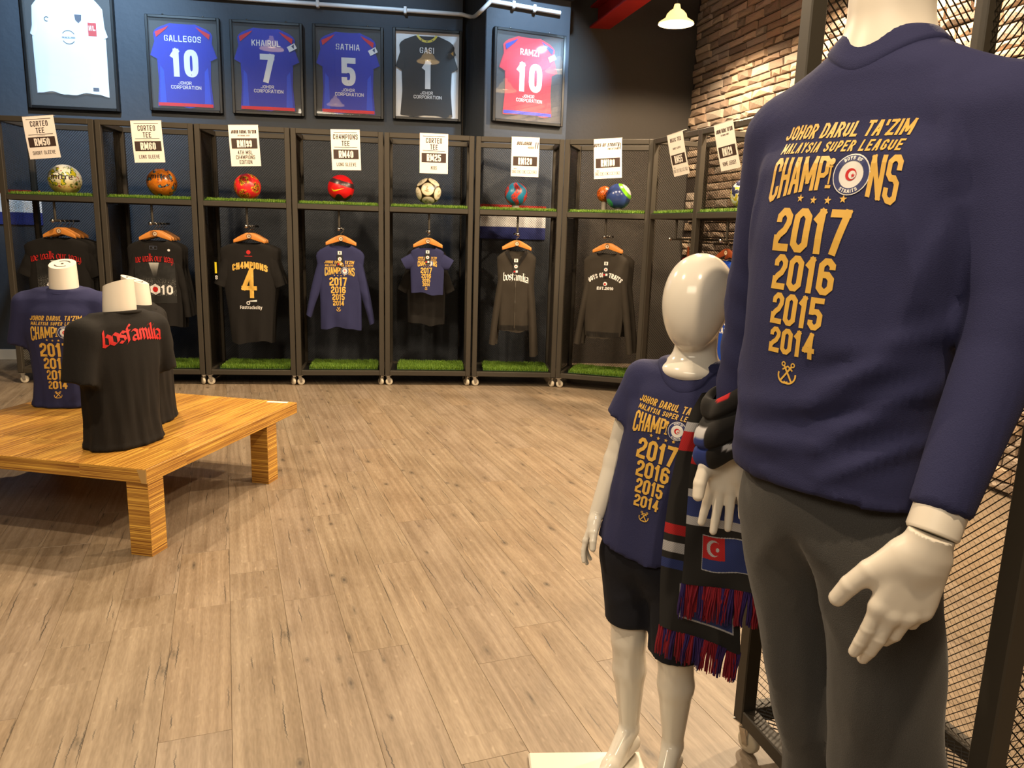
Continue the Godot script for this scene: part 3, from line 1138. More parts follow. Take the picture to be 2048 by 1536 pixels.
func build_lockers() -> void:
	var t := 0.04
	var w := 0.722
	side_mesh = expanded(LD - 2 * t, 1.322)
	side_mesh_top = expanded(LD - 2 * t, 0.54)
	back_mesh = expanded(w - 2 * t, 1.322)
	back_mesh_top = expanded(w - 2 * t, 0.54)
	var say := ["with the black short-sleeved tees and white camouflage ball", "with the black long-sleeved tees and gold ball", "with the black tee printed with a gold four", "with the navy long-sleeved tee and red striped ball",
		"with the small navy kids tee and cream panelled ball", "with the black zip hoodie and teal ball", "with the black sweatshirt and blue ball", "with the maroon garment, beside the corner", "with the royal blue jersey, behind the mannequins"]
	var src: Node3D
	for k in 9:
		var a: Vector3 = POSTS[k]
		var b: Vector3 = POSTS[k + 1]
		var at := (a + b) / 2
		var turn := atan2(-(b.z - a.z), b.x - a.x)
		var label: String = "black mesh display locker " + say[k]
		if k == 0:
			src = make_locker(w, label)
			add_arm(src)
			src.position = at
			src.rotation.y = turn
		else:
			copy_of(src, at, turn, label, "black mesh display lockers")
		LOCK.append(Transform3D(Basis(UP, turn), at))
		build_turf(k, w)
	# the near one behind the adult mannequin
	var p := Vector3(0.607, 0, -1.80)
	var d := Vector3(0.262, 0, 0.965)
	var turn := atan2(-d.z, d.x)
	var near := make_locker(w, "tall mesh locker with an open expanded-metal base behind the adult mannequin")
	near.position = p + d * w / 2
	near.rotation.y = turn
	var basket: ArrayMesh = expanded(w - 2 * t, LD - 2 * t)
	near.get_node("base_board").mesh = basket
	near.get_node("base_board").material_override = M.mesh_steel
	near.get_node("base_board").transform = Transform3D(Basis(Vector3.RIGHT, -PI / 2), Vector3(-w / 2 + t, 0.125, -t))
	LOCK.append(Transform3D(Basis(UP, turn), near.position))
	build_turf(9, w)

var turf_src: Node3D
var turf_floor: Node3D

func make_turf(called: String, w: float, d: float, n: int, tall: float, label: String) -> Node3D:
	var o := thing(called, label, "turf mat")
	part("mat_backing", box_mesh(Vector3(w, 0.006, d), 0.002, Vector3(0, 0.003, 0)), M.turf, o)
	var b := MB.new()
	b.colored = true
	var r := RandomNumberGenerator.new()
	r.seed = 4
	for k in 9:
		var a := r.randf() * TAU
		var lean := Vector3(cos(a), 0, sin(a)) * r.randf_range(0.004, 0.011)
		var foot := Vector3(r.randf_range(-0.010, 0.010), 0, r.randf_range(-0.010, 0.010))
		var h := r.randf_range(0.018, 0.032)
		var wd := Vector3(-sin(a), 0, cos(a)) * 0.0016
		b.tint = Color(0.28, 0.44, 0.11).lerp(Color(0.52, 0.62, 0.20), r.randf())
		b.tri(foot - wd, foot + wd, foot + lean + Vector3(0, h, 0))
	var mm := MultiMesh.new()
	mm.transform_format = MultiMesh.TRANSFORM_3D
	mm.mesh = b.mesh()
	mm.instance_count = n
	for k in n:
		var s := r.randf_range(0.7, 1.15) * tall
		mm.set_instance_transform(k, Transform3D(Basis(UP, r.randf() * TAU).scaled(Vector3(1.2, s, 1.2)), Vector3(r.randf_range(-0.5, 0.5) * (w - 0.02), 0.005, r.randf_range(-0.5, 0.5) * (d - 0.02))))
	var mi := MultiMeshInstance3D.new()
	mi.name = "grass_blades"
	mi.multimesh = mm
	mi.material_override = M.blade
	mi.set_meta("kind", "stuff")
	o.add_child(mi)
	return o

func build_turf(k: int, w: float) -> void:
	var x: Transform3D = LOCK[k]
	var turn := x.basis.get_euler().y
	var names := ["under the white camouflage ball", "under the gold ball", "under the red and yellow ball", "under the red striped ball", "under the cream panelled ball", "under the teal and red ball", "under the glossy blue ball", "in the corner locker with no ball", "under the white and navy ball", "in the tall locker behind the mannequin"]
	var low := ["below the black short-sleeved tees", "below the black long-sleeved tees", "below the tee with a gold four", "below the navy long-sleeved tee", "below the small kids tee", "below the black zip hoodie", "below the black sweatshirt", "below the maroon garment", "below the royal blue jersey", "on the mesh base behind the mannequins"]
	var at := x * Vector3(0, 1.4905, -LD / 2)
	var at2 := x * Vector3(0.02, 0.1285, -LD / 2 + 0.01)
	if k == 0:
		turf_src = make_turf("turf_mat", w - 0.09, LD - 0.005, 1500, 0.9, "artificial grass mat on the locker shelf " + names[k])
		turf_src.position = at
		turf_src.rotation.y = turn
		turf_floor = make_turf("turf_mat", w - 0.15, LD - 0.12, 2200, 1.0, "artificial grass mat on the locker floor " + low[k])
		turf_floor.position = at2
		turf_floor.rotation.y = turn
		turf_src.set_meta("group", "turf mats on the locker shelves")
		turf_floor.set_meta("group", "turf mats on the locker floors")
	else:
		copy_of(turf_src, at, turn, "artificial grass mat on the locker shelf " + names[k])
		if k == 9:
			var o := copy_of(turf_floor, x * Vector3(0.2, 0.1285, -LD / 2 + 0.02), turn, "artificial grass mat on the mesh base of the tall locker")
			o.scale = Vector3(0.45, 1, 0.9)
		else:
			copy_of(turf_floor, at2, turn, "artificial grass mat on the locker floor " + low[k])

# ---------------------------------------------------------------- flat garments: hung or framed shirts
# y runs down from 0 at the neck; sizes in metres. Keys: neck, scoop, sx, sy (shoulder tip), arm (armpit height), chest, hem, len, th (half thickness),
# cuff: [outer x, outer y, inner x, inner y] of each sleeve (mirrored), fold, seed
func edge_of(g: Dictionary, y: float) -> float:
	var p := [[0.0, g.neck], [g.sy * 0.5, lerpf(g.neck, g.sx, 0.62)], [g.sy, lerpf(g.sx, g.chest, 0.25)], [g.arm, g.chest], [lerpf(g.arm, g.len, 0.5), g.get("waist", (g.chest + g.hem) / 2)], [g.len, g.hem]]
	for i in p.size() - 1:
		if y <= p[i + 1][0]:
			return lerpf(p[i][1], p[i + 1][1], clampf((y - p[i][0]) / maxf(p[i + 1][0] - p[i][0], 1e-4), 0.0, 1.0))
	return g.hem

func wave(g: Dictionary, x: float, y: float) -> float:
	var a: float = g.fold
	var k: float = clampf((y - g.arm * 0.4) / (g.len - g.arm * 0.4), 0.0, 1.0)
	var sd: float = g.get("seed", 1.0) * 7.3
	var r := a * k * (sin(x * 34.0 + sd + sin(y * 5.0 + sd)) + 0.5 * sin(x * 71.0 + sd * 2.0 + y * 6.0))
	r += a * 0.5 * (1.0 - k) * noise.get_noise_2d(x * 5.0 + sd * 10.0, y * 5.0) * 2.0
	return r + a * 0.55 * noise.get_noise_2d(x * 9.0 - y * 7.0 + sd, y * 4.0 + x * 3.0 + sd)

# height of the front of the body over the middle plane, x to the side, y down
func front_z(g: Dictionary, x: float, y: float) -> float:
	var e := edge_of(g, y)
	var s := clampf(absf(x) / e, 0.0, 1.0)
	return g.th * pow(maxf(1.0 - pow(s, 3.0), 0.0), 0.5) + wave(g, x, y) * (1.0 - pow(s, 6.0))

func front_of(g: Dictionary, lift := 0.0025) -> Callable:
	return func(p: Vector2): return Vector3(p.x, p.y, front_z(g, p.x, -p.y) + lift)

func garment(g: Dictionary) -> ArrayMesh:
	var b := MB.new()
	var rows := []
	var back := []
	var n := 22
	var m := 26
	for i in n + 1:
		var y: float = g.len * pow(float(i) / n, 1.2)
		var e := edge_of(g, y)
		var fr := PackedVector3Array()
		var bk := PackedVector3Array()
		for j in m + 1:
			var s := sin(PI * (float(j) / m - 0.5))
			var x := s * e
			var drop: float = g.scoop * sqrt(maxf(1.0 - pow(x / g.neck, 2), 0.0)) * maxf(0.0, 1.0 - y / 0.18) if absf(x) < g.neck else 0.0
			if i == n:
				drop += 0.012 * sin(x * 19.0 + g.get("seed", 1.0)) + 0.004 * sin(x * 47.0)
			fr.append(Vector3(x, -y - drop, front_z(g, x, y + drop)))
			bk.append(Vector3(x, -y - drop * 0.25, -g.th * pow(maxf(1.0 - pow(absf(s), 3.0), 0.0), 0.5) * 0.8 + wave(g, x, y) * 0.6 * (1.0 - pow(absf(s), 6.0))))
		bk.reverse()
		rows.append(fr)
		back.append(bk)
	rows.reverse()
	back.reverse()
	b.grid(rows, false)
	b.grid(back, false)
	for s in [-1.0, 1.0]:
		var c: Array = g.cuff if s < 0 else g.get("cuff_b", g.cuff)
		var sleeve := []
		var k := 14
		for i in k + 1:
			var f := float(i) / k
			var bow: float = g.get("bow", 0.0) * sin(PI * f)
			var o := Vector3((lerpf(g.sx - 0.05, c[0], f) + bow) * s, -lerpf(g.sy * 0.55, c[1], pow(f, 0.94)), 0)
			var q := Vector3((lerpf(g.chest - 0.07, c[2], f) + bow) * s, -lerpf(g.arm + 0.015, c[3], f), 0)
			var ring := PackedVector3Array()
			var th: float = g.th * lerpf(0.8, 1.0, f)
			var sg := 12
			for j in sg:
				var a := TAU * j / sg
				var p := o.lerp(q, 0.5 - 0.5 * cos(a))
				p.z = sin(a) * th + g.fold * 0.5 * sin(p.y * 55.0 + p.x * 30.0 + g.get("seed", 1.0)) * (f - f * f) * 3.0 - 0.003 + g.get("sleeve_z", 0.0) * f
				ring.append(p)
			if s > 0:
				ring.reverse()
			sleeve.append(ring)
		b.grid(sleeve, true)
		b.fan(sleeve[-1], true)
	return b.mesh()

func names_ink(s: String, h: float, y: float) -> Array:
	return laid(block(s, h, h * 0.15, 0.62, 0.16, 0.42, 4), 0, y)

func build_frames() -> void:
	var wx := facing(WALL_AT, WALL_DIR)
	var px := facing(PILLAR_AT, PILLAR_DIR)
	# [frame transform, centre x, centre y, width, height, jersey material, name, number, label]
	var list := [
		[wx, -2.035, 2.855, 0.765, 1.17, "jersey_white", "", "", "white jersey with a small red sleeve badge in the largest black frame"],
		[wx, -1.077, 2.70, 0.635, 0.81, "jersey_blue", "GALLEGOS", "10", "blue jersey numbered ten in a slim black frame"],
		[wx, -0.357, 2.703, 0.635, 0.80, "jersey_blue", "KHAIRUL", "7", "blue jersey numbered seven in a slim black frame"],
		[wx, 0.366, 2.71, 0.635, 0.80, "jersey_blue", "SATHIA", "5", "blue jersey numbered five in a slim black frame"],
		[wx, 1.084, 2.72, 0.635, 0.80, "black_cloth", "GASI", "1", "black jersey numbered one on a white backing in a slim frame"],
		[px, 0.415, 2.68, 0.70, 0.79, "jersey_red", "RAMZI", "10", "red jersey numbered ten framed on the pillar under a bright light"],
	]
	for k in list.size():
		var f: Array = list[k]
		var o := thing("framed_jersey", f[8], "framed jersey", Vector3.ZERO, 0.0, "framed football jerseys above the lockers")
		var base: Transform3D = f[0]
		o.transform = base * Transform3D(Basis(), Vector3(f[1], f[2], 0.002))
		var w: float = f[3]
		var h: float = f[4]
		var t := 0.026
		var dp := 0.045
		for s in [-1.0, 1.0]:
			part("frame_side", box_mesh(Vector3(t, h, dp), 0.004, Vector3((w - t) / 2 * s, 0, dp / 2)), M.black, o)
			part("frame_side", box_mesh(Vector3(w - 2 * t, t, dp), 0.004, Vector3(0, (h - t) / 2 * s, dp / 2)), M.black, o)
		part("backing_board", box_mesh(Vector3(w - 2 * t, h - 2 * t, 0.006), 0.0, Vector3(0, 0, 0.006)), M.white if k == 4 else M.frame_back, o)
		part("glass_pane", box_mesh(Vector3(w - 2 * t, h - 2 * t, 0.003), 0.0, Vector3(0, 0, 0.039)), M.pane, o)
		for s in [-1.0, 1.0]:
			var pin := MB.new()
			pin.ball(Vector3(w * 0.27 * s, h / 2 + 0.008, 0.014), Vector3(0.009, 0.009, 0.012), 10, 6)
			part("hanger_pin", pin.mesh(), M.chrome, o)
		var g: Dictionary
		var top: float
		if k == 0:
			g = {"neck": 0.13, "scoop": 0.035, "sx": 0.285, "sy": 0.14, "arm": 0.38, "chest": 0.305, "hem": 0.302, "len": 0.86, "th": 0.011, "fold": 0.0028, "cuff": [0.322, 0.37, 0.28, 0.40], "seed": 2.0}
			top = 0.41
		else:
			g = {"neck": 0.105, "scoop": 0.012, "sx": 0.262, "sy": 0.075, "arm": 0.285, "chest": 0.232, "hem": 0.243, "waist": 0.225, "len": 0.70, "th": 0.010, "fold": 0.0024, "cuff": [0.288, 0.275, 0.212, 0.315], "seed": float(k)}
			top = 0.345
			if k == 5:
				g.len = 0.66
				g.fold = 0.004
		var at := Transform3D(Basis(), Vector3(-0.005, top, 0.021))
		var j := part("jersey", garment(g), M[f[5]], o, at)
		var on := front_of(g)
		if k == 0:
			part("neck_label", ink_mesh(rect_ink(-0.018, -0.085, 0.018, -0.045), on), M.black, j)
			part("badge", ink_mesh(rect_ink(0.165, -0.37, 0.235, -0.26), flat(0.012)), M.print_red, j)
			part("badge_lettering", ink_mesh(laid(block("HL", 0.04, 0.009, 0.6, 0.2), 0.20, -0.325), flat(0.0135)), M.print_white, j)
			part("crest", ink_mesh(ink_poly(PackedVector2Array([Vector2(0.06, -0.20), Vector2(0.12, -0.20), Vector2(0.115, -0.245), Vector2(0.09, -0.27), Vector2(0.065, -0.245)])), on), M.print_grey, j)
			part("maker_mark", ink_mesh(ring_ink(Vector2(-0.17, -0.25), 0.014, 0.021, 18, 0.6, 5.2), on), M.print_grey, j)
			var sp := ring_ink(Vector2(0.0, -0.39), 0.052, 0.058, 20, 0.5, 2.6) + ring_ink(Vector2(0.0, -0.39), 0.052, 0.058, 20, 3.7, 5.7)
			part("sponsor_mark", ink_mesh(sp + laid(block("PRINCELINES", 0.014, 0.003, 0.6, 0.2, 0.3, 2), 0.0, -0.40), on), M.print_grey, j)
			part("hem_tag", ink_mesh(rect_ink(0.175, -0.83, 0.222, -0.80), on), M.print_grey, j)
			continue
		# sleeve badge, name, number, sponsor
		var ink_m: Material = M.print_white
		part("name_lettering", ink_mesh(names_ink(f[6], 0.052, -0.155), on), ink_m, j)
		part("number", ink_mesh(laid(block(f[7], 0.245 if k > 1 else 0.235, 0.05, 0.52, 0.12, 0.5, 5), 0.005, -0.465 if k > 1 else -0.45), on), ink_m, j)
		part("sponsor_lettering", ink_mesh(laid(block("JOHOR", 0.028, 0.0042, 0.7, 0.16, 0.3, 3), 0.0, -0.515) + laid(block("CORPORATION", 0.030, 0.0044, 0.7, 0.14, 0.3, 3), 0.01, -0.553), on), ink_m, j)
		var sl := func(p: Vector2): return Vector3(p.x, p.y, 0.0125)
		if k != 1:
			var q := Transform2D(0.5, Vector2(0.226, -0.155))
			var pb := PackedVector2Array([q * Vector2(-0.038, -0.024), q * Vector2(0.038, -0.024), q * Vector2(0.038, 0.024), q * Vector2(-0.038, 0.024)])
			part("sleeve_badge", ink_mesh([pb], sl), M.black if k > 3 else M.print_white, j)
			part("sleeve_badge_mark", ink_mesh([PackedVector2Array([q * Vector2(0.0, 0.012), q * Vector2(0.01, -0.016), q * Vector2(0.014, -0.014), q * Vector2(0.03, 0.018)])], flat(0.0135)), M.gold if k == 4 else (M.print_white if k == 5 else M.print_navy), j)
		if k == 4:
			part("collar", ink_mesh(ring_ink(Vector2(0, 0.045), 0.088, 0.108, 20, PI + 0.45, TAU - 0.45), on), M.print_yellow, j)
			part("collar_stars", ink_mesh(star_ink(Vector2(-0.05, -0.042), 0.009) + star_ink(Vector2(0.0, -0.053), 0.009) + star_ink(Vector2(0.05, -0.042), 0.009), front_of(g, 0.004)), M.black, j)
			continue
		var red := k != 5
		var trim: Material = M.jersey_red if red else M.jersey_blue
		part("hem_band", ink_mesh(rect_ink(-0.237, -g.len - 0.002, 0.237, -g.len + 0.026), on), trim, j)
		for s in [-1.0, 1.0]:
			if red:
				part("side_panel", ink_mesh([PackedVector2Array([Vector2(0.222 * s, -g.len + 0.027), Vector2(0.165 * s, -g.len + 0.027), Vector2(0.175 * s, -0.40), Vector2(0.205 * s, -0.36)])], front_of(g, 0.0015)), M.jersey_side, j)
			part("shoulder_stripe", ink_mesh([PackedVector2Array([Vector2(0.115 * s, -0.026), Vector2(0.14 * s, -0.055), Vector2(0.225 * s, -0.125), Vector2(0.235 * s, -0.082)])], flat(0.0128)), trim, j)

# ---------------------------------------------------------------- the champions print, shared by several shirts
func champ_gold(k: float) -> Array:
	var o := []
	o += laid(block("JOHOR DARUL TA'ZIM", 0.0245, 0.0043, 0.50, 0.10, 0.3), -0.004, -0.0245, 0.2)
	o += laid(block("MALAYSIA SUPER LEAGUE", 0.0175, 0.0031, 0.50, 0.16, 0.3), -0.004, -0.0475, 0.2)
	var bend := func(p: Vector2):
		return Vector2(p.x, -0.054 + (p.y + 0.054) * (1.0 + 0.42 * pow(p.x / 0.12, 2)))
	o += laid(block("CHAMP", 0.053, 0.0072, 0.40, 0.045, 0.2), -0.059, -0.107, 0.0, bend)
	o += laid(block("NS", 0.053, 0.0072, 0.42, 0.05, 0.2), 0.0975, -0.107, 0.0, bend)
	# the small trophy that stands for the I
	o += rect_ink(0.0045, -0.098, 0.0075, -0.072) + ring_ink(Vector2(0.006, -0.063), 0.0, 0.0055, 12) + rect_ink(0.001, -0.104, 0.011, -0.099) + rect_ink(0.0025, -0.072, 0.0095, -0.069)
	for s in 4:
		o += star_ink(Vector2(-0.042 + 0.027 * s, -0.124 + 0.0025 * absf(s - 1.5)), 0.0068)
	o += laid(block("2017", 0.070, 0.0122, 0.50, 0.06, 0.22), -0.012, -0.206, 0.0)
	o += laid(block("2016", 0.057, 0.0102, 0.515, 0.06, 0.22), -0.012, -0.268, 0.0)
	o += laid(block("2015", 0.051, 0.0088, 0.48, 0.06, 0.22), -0.012, -0.324, 0.0)
	o += laid(block("2014", 0.042, 0.0078, 0.53, 0.06, 0.22), -0.012, -0.371, 0.0)
	for s in [-1.0, 1.0]:
		var x := Transform2D(0.62 * s, Vector2(-0.012, -0.399))
		for q: PackedVector2Array in rect_ink(-0.0016, -0.018, 0.0016, 0.012) + rect_ink(-0.006, 0.007, 0.006, 0.0095) + ring_ink(Vector2(0, 0.0155), 0.002, 0.0042, 12) + ring_ink(Vector2(0, -0.006), 0.0115, 0.0145, 12, PI + 0.35, TAU - 0.35):
			o.append(x * q)
	var out := []
	for q: PackedVector2Array in o:
		var r := PackedVector2Array()
		for p in q:
			r.append(p * k)
		out.append(r)
	return out

func disc_ink(at: Vector2, r: float, n := 28) -> Array:
	return ring_ink(at, 0.0, r, n)

func round_text(s: String, h: float, at: Vector2, r: float, top: bool) -> Array:
	return laid(block(s, h, h * 0.22, 0.6, 0.18, 0.3, 2), 0, 0, 0.0, func(p: Vector2):
		return at + (Vector2.from_angle(PI / 2 - p.x / r) * (r + p.y) if top else Vector2.from_angle(-PI / 2 + p.x / r) * (r - p.y + h)))

# round badge: white, navy ring with lettering, white middle, red crescent and star
func badge_mesh(at: Vector2, r: float, fac: Callable, k: float) -> ArrayMesh:
	var b := MB.new()
	b.colored = true
	var navy := Color(0.17, 0.20, 0.40)
	var white := Color(0.87, 0.86, 0.85)
	var red := Color(0.76, 0.09, 0.10)
	var lift := 0.0012 * k
	var step := 0.012
	b.tint = white
	ink(b, disc_ink(at, r), fac.call(lift), step)
	b.tint = navy
	ink(b, ring_ink(at, r * 0.66, r * 0.94), fac.call(lift + 0.0005 * k), step)
	b.tint = red
	ink(b, disc_ink(at, r * 0.30, 20), fac.call(lift + 0.0005 * k), step)
	b.tint = white
	ink(b, round_text("BOYS OF", r * 0.18, at, r * 0.71, true) + round_text("STRAITS", r * 0.18, at, r * 0.71, false), fac.call(lift + 0.001 * k), step)
	ink(b, disc_ink(at + Vector2(r * 0.08, -r * 0.02), r * 0.2, 18), fac.call(lift + 0.001 * k), step)
	b.tint = red
	ink(b, star_ink(at + Vector2(r * 0.13, -r * 0.05), r * 0.12), fac.call(lift + 0.0015 * k), step)
	return b.mesh()

func champ_print(parent: Node3D, fac: Callable, k: float, at: Vector2, gold: Material) -> void:
	var g := []
	for q: PackedVector2Array in champ_gold(k):
		var r := PackedVector2Array()
		for p in q:
			r.append(p + at)
		g.append(r)
	part("chest_print", ink_mesh(g, fac.call(0.0012 * k), 0.012), gold, parent)
	part("round_badge", badge_mesh(at + Vector2(0.0435, -0.083) * k, 0.0315 * k, fac, k), M.print_any, parent)

# ---------------------------------------------------------------- hangers and hung garments
var hanger_src := {}

func make_hanger(dark: bool) -> Node3D:
	var o := thing("clothes_hanger", "", "hanger")
	var b := MB.new()
	var rows := []
	for i in 23:
		var x := -0.122 + 0.244 * i / 22.0
		var u := absf(x) / 0.122
		var top := -0.062 * pow(u, 1.3) if u > 0.001 else 0.0
		top -= 0.006 * exp(-pow(u / 0.1, 2))
		var low := -0.052 - 0.038 * u
		low = minf(low, top - 0.022)
		var th := 0.0085
		rows.append(PackedVector3Array([Vector3(x, top, 0), Vector3(x, top - 0.004, th), Vector3(x, low + 0.004, th), Vector3(x, low, 0), Vector3(x, low + 0.004, -th), Vector3(x, top - 0.004, -th)]))
	b.grid(rows, true)
	b.fan(rows[0])
	b.fan(rows[-1], true)
	part("hanger_body", b.mesh(), M.wood_dark if dark else M.wood_hanger, o)
	var hook := PackedVector3Array([Vector3(0, -0.01, 0), Vector3(0, 0.016, 0)])
	for i in 12:
		var a := -PI / 2 + (PI * 1.45) * i / 11.0
		hook.append(Vector3(0.019 * cos(a), 0.035 + 0.019 * sin(a), 0))
	part("hook", tube_mesh(hook, 0.0021, 7), M.chrome, o)
	var e := MB.new()
	e.colored = true
	var f := func(p: Vector2): return Vector3(p.x, p.y - 0.034, 0.0092)
	e.tint = Color(0.80, 0.70, 0.58)
	ink(e, disc_ink(Vector2.ZERO, 0.019), f)
	e.tint = Color(0.25, 0.13, 0.08)
	var f2 := func(p: Vector2): return Vector3(p.x, p.y - 0.034, 0.0096)
	ink(e, ring_ink(Vector2.ZERO, 0.0155, 0.019) + disc_ink(Vector2(0.001, 0), 0.005, 12), f2)
	part("hanger_badge", e.mesh(), M.print_any, o)
	return o

func add_hanger(at: Transform3D, dark: bool, label: String) -> void:
	var o: Node3D
	if hanger_src.has(dark):
		o = copy_of(hanger_src[dark], at.origin, 0.0, label)
	else:
		o = make_hanger(dark)
		hanger_src[dark] = o
	o.transform = at
	tag(o, label, "hanger", "wooden hangers in the lockers")

func hung(called: String, label: String, category: String, at: Transform3D, g: Dictionary, m: Material) -> Node3D:
	var o := thing(called, label, category)
	o.transform = at
	part("fabric", garment(g), m, o)
	return o

func swing_tag(o: Node3D, g: Dictionary, x: float, y: float, k := 1.0) -> void:
	var z := front_z(g, x, -y) + 0.006
	var b := MB.new()
	b.colored = true
	b.tint = Color(0.12, 0.11, 0.11)
	b.box(Vector3(x, y - 0.055 * k, z), Vector3(0.05 * k, 0.10 * k, 0.0015), 0.0003, Basis(Vector3.BACK, 0.05))
	b.tint = Color(0.85, 0.84, 0.82)
	ink(b, disc_ink(Vector2(x - 0.001, y - 0.038 * k), 0.016 * k) + rect_ink(x - 0.002, y - 0.092 * k, x + 0.016 * k, y - 0.072 * k), flat(z + 0.0012))
	b.tint = Color(0.72, 0.1, 0.1)
	ink(b, disc_ink(Vector2(x - 0.001, y - 0.038 * k), 0.006 * k, 12) + rect_ink(x - 0.02 * k, y - 0.09 * k, x - 0.006 * k, y - 0.076 * k), flat(z + 0.0016))
	part("swing_tag", b.mesh(), M.print_any, o)
	var c := MB.new()
	c.colored = true
	c.tint = Color(0.85, 0.84, 0.82)
	ink(c, rect_ink(x - 0.018 * k, y, x + 0.016 * k, y + 0.03 * k), flat(z))
	c.tint = Color(0.3, 0.3, 0.32)
	ink(c, rect_ink(x - 0.006 * k, y + 0.006 * k, x + 0.004 * k, y + 0.024 * k), flat(z + 0.0005))
	part("neck_label", c.mesh(), M.print_any, o)

func arc(c: float) -> Callable:
	return func(p: Vector2): return Vector2(p.x, p.y - c * p.x * p.x)

func way_print(o: Node3D, g: Dictionary, x: float) -> void:
	var bend := func(p: Vector2): return Vector2(p.x + x, p.y - 0.75 * p.x * p.x)
	part("blackletter_print", ink_mesh(laid(fit(nib("we walk our way", 0.040, 0.009, 0.16), 2.0 * (g.chest - 0.06)), 0.0, -0.165, 0.0, bend), front_of(g)), M.print_red, o)
	var w := 0.155
	var rows := []
	var uv := []
	for i in 13:
		var r := PackedVector3Array()
		var u := PackedVector2Array()
		for j in 13:
			var q := Vector2(lerpf(-w, w, j / 12.0) + x, lerpf(-0.50, -0.175, i / 12.0))
			r.append(front_of(g, 0.0018).call(q))
			u.append(Vector2(j / 12.0, 1.0 - i / 12.0))
		rows.append(r)
		uv.append(u)
	var b := MB.new()
	b.grid(rows, false, uv)
	part("photo_print", b.mesh(), M.crowd_photo, o)
	var t := laid(block("1", 0.075, 0.014, 0.5, 0.1), x - 0.075, -0.43) + laid(block("10", 0.075, 0.014, 0.62, 0.14, 0.25), x + 0.085, -0.43) + star_ink(Vector2(x - 0.005, -0.39), 0.045, PI / 2, 6, 0.86)
	part("number_print", ink_mesh(t, front_of(g, 0.0032)), M.print_white, o)
	part("shield_print", ink_mesh(disc_ink(Vector2(x - 0.005, -0.39), 0.022), front_of(g, 0.0045)), M.print_red, o)

func crowd_texture() -> ImageTexture:
	var w := 128
	var im := Image.create_empty(w, w, false, Image.FORMAT_RGB8)
	for y in w:
		for x in w:
			var s := 0.075 + 0.05 * noise.get_noise_2d(x * 0.05, y * 0.05)
			if y > 40 and y < 104:
				s += maxf(0.0, noise.get_noise_2d(x * 0.31, y * 0.33) - 0.1) * 1.5 * smoothstep(40.0, 60.0, y)
			if y < 46 and absf(x - 62) < 16.0 - y * 0.25:
				s += 0.6 * (1.0 - y / 46.0)
			var c := s if y < 104 else 0.08
			im.set_pixel(x, y, Color(c, c * 0.99, c * 0.96))
	return ImageTexture.create_from_image(im)

func hang(k: int, x: float, back: float, lean := 0.0) -> Transform3D:
	return LOCK[k] * Transform3D(Basis(UP, lean), Vector3(x, 1.168, -back))

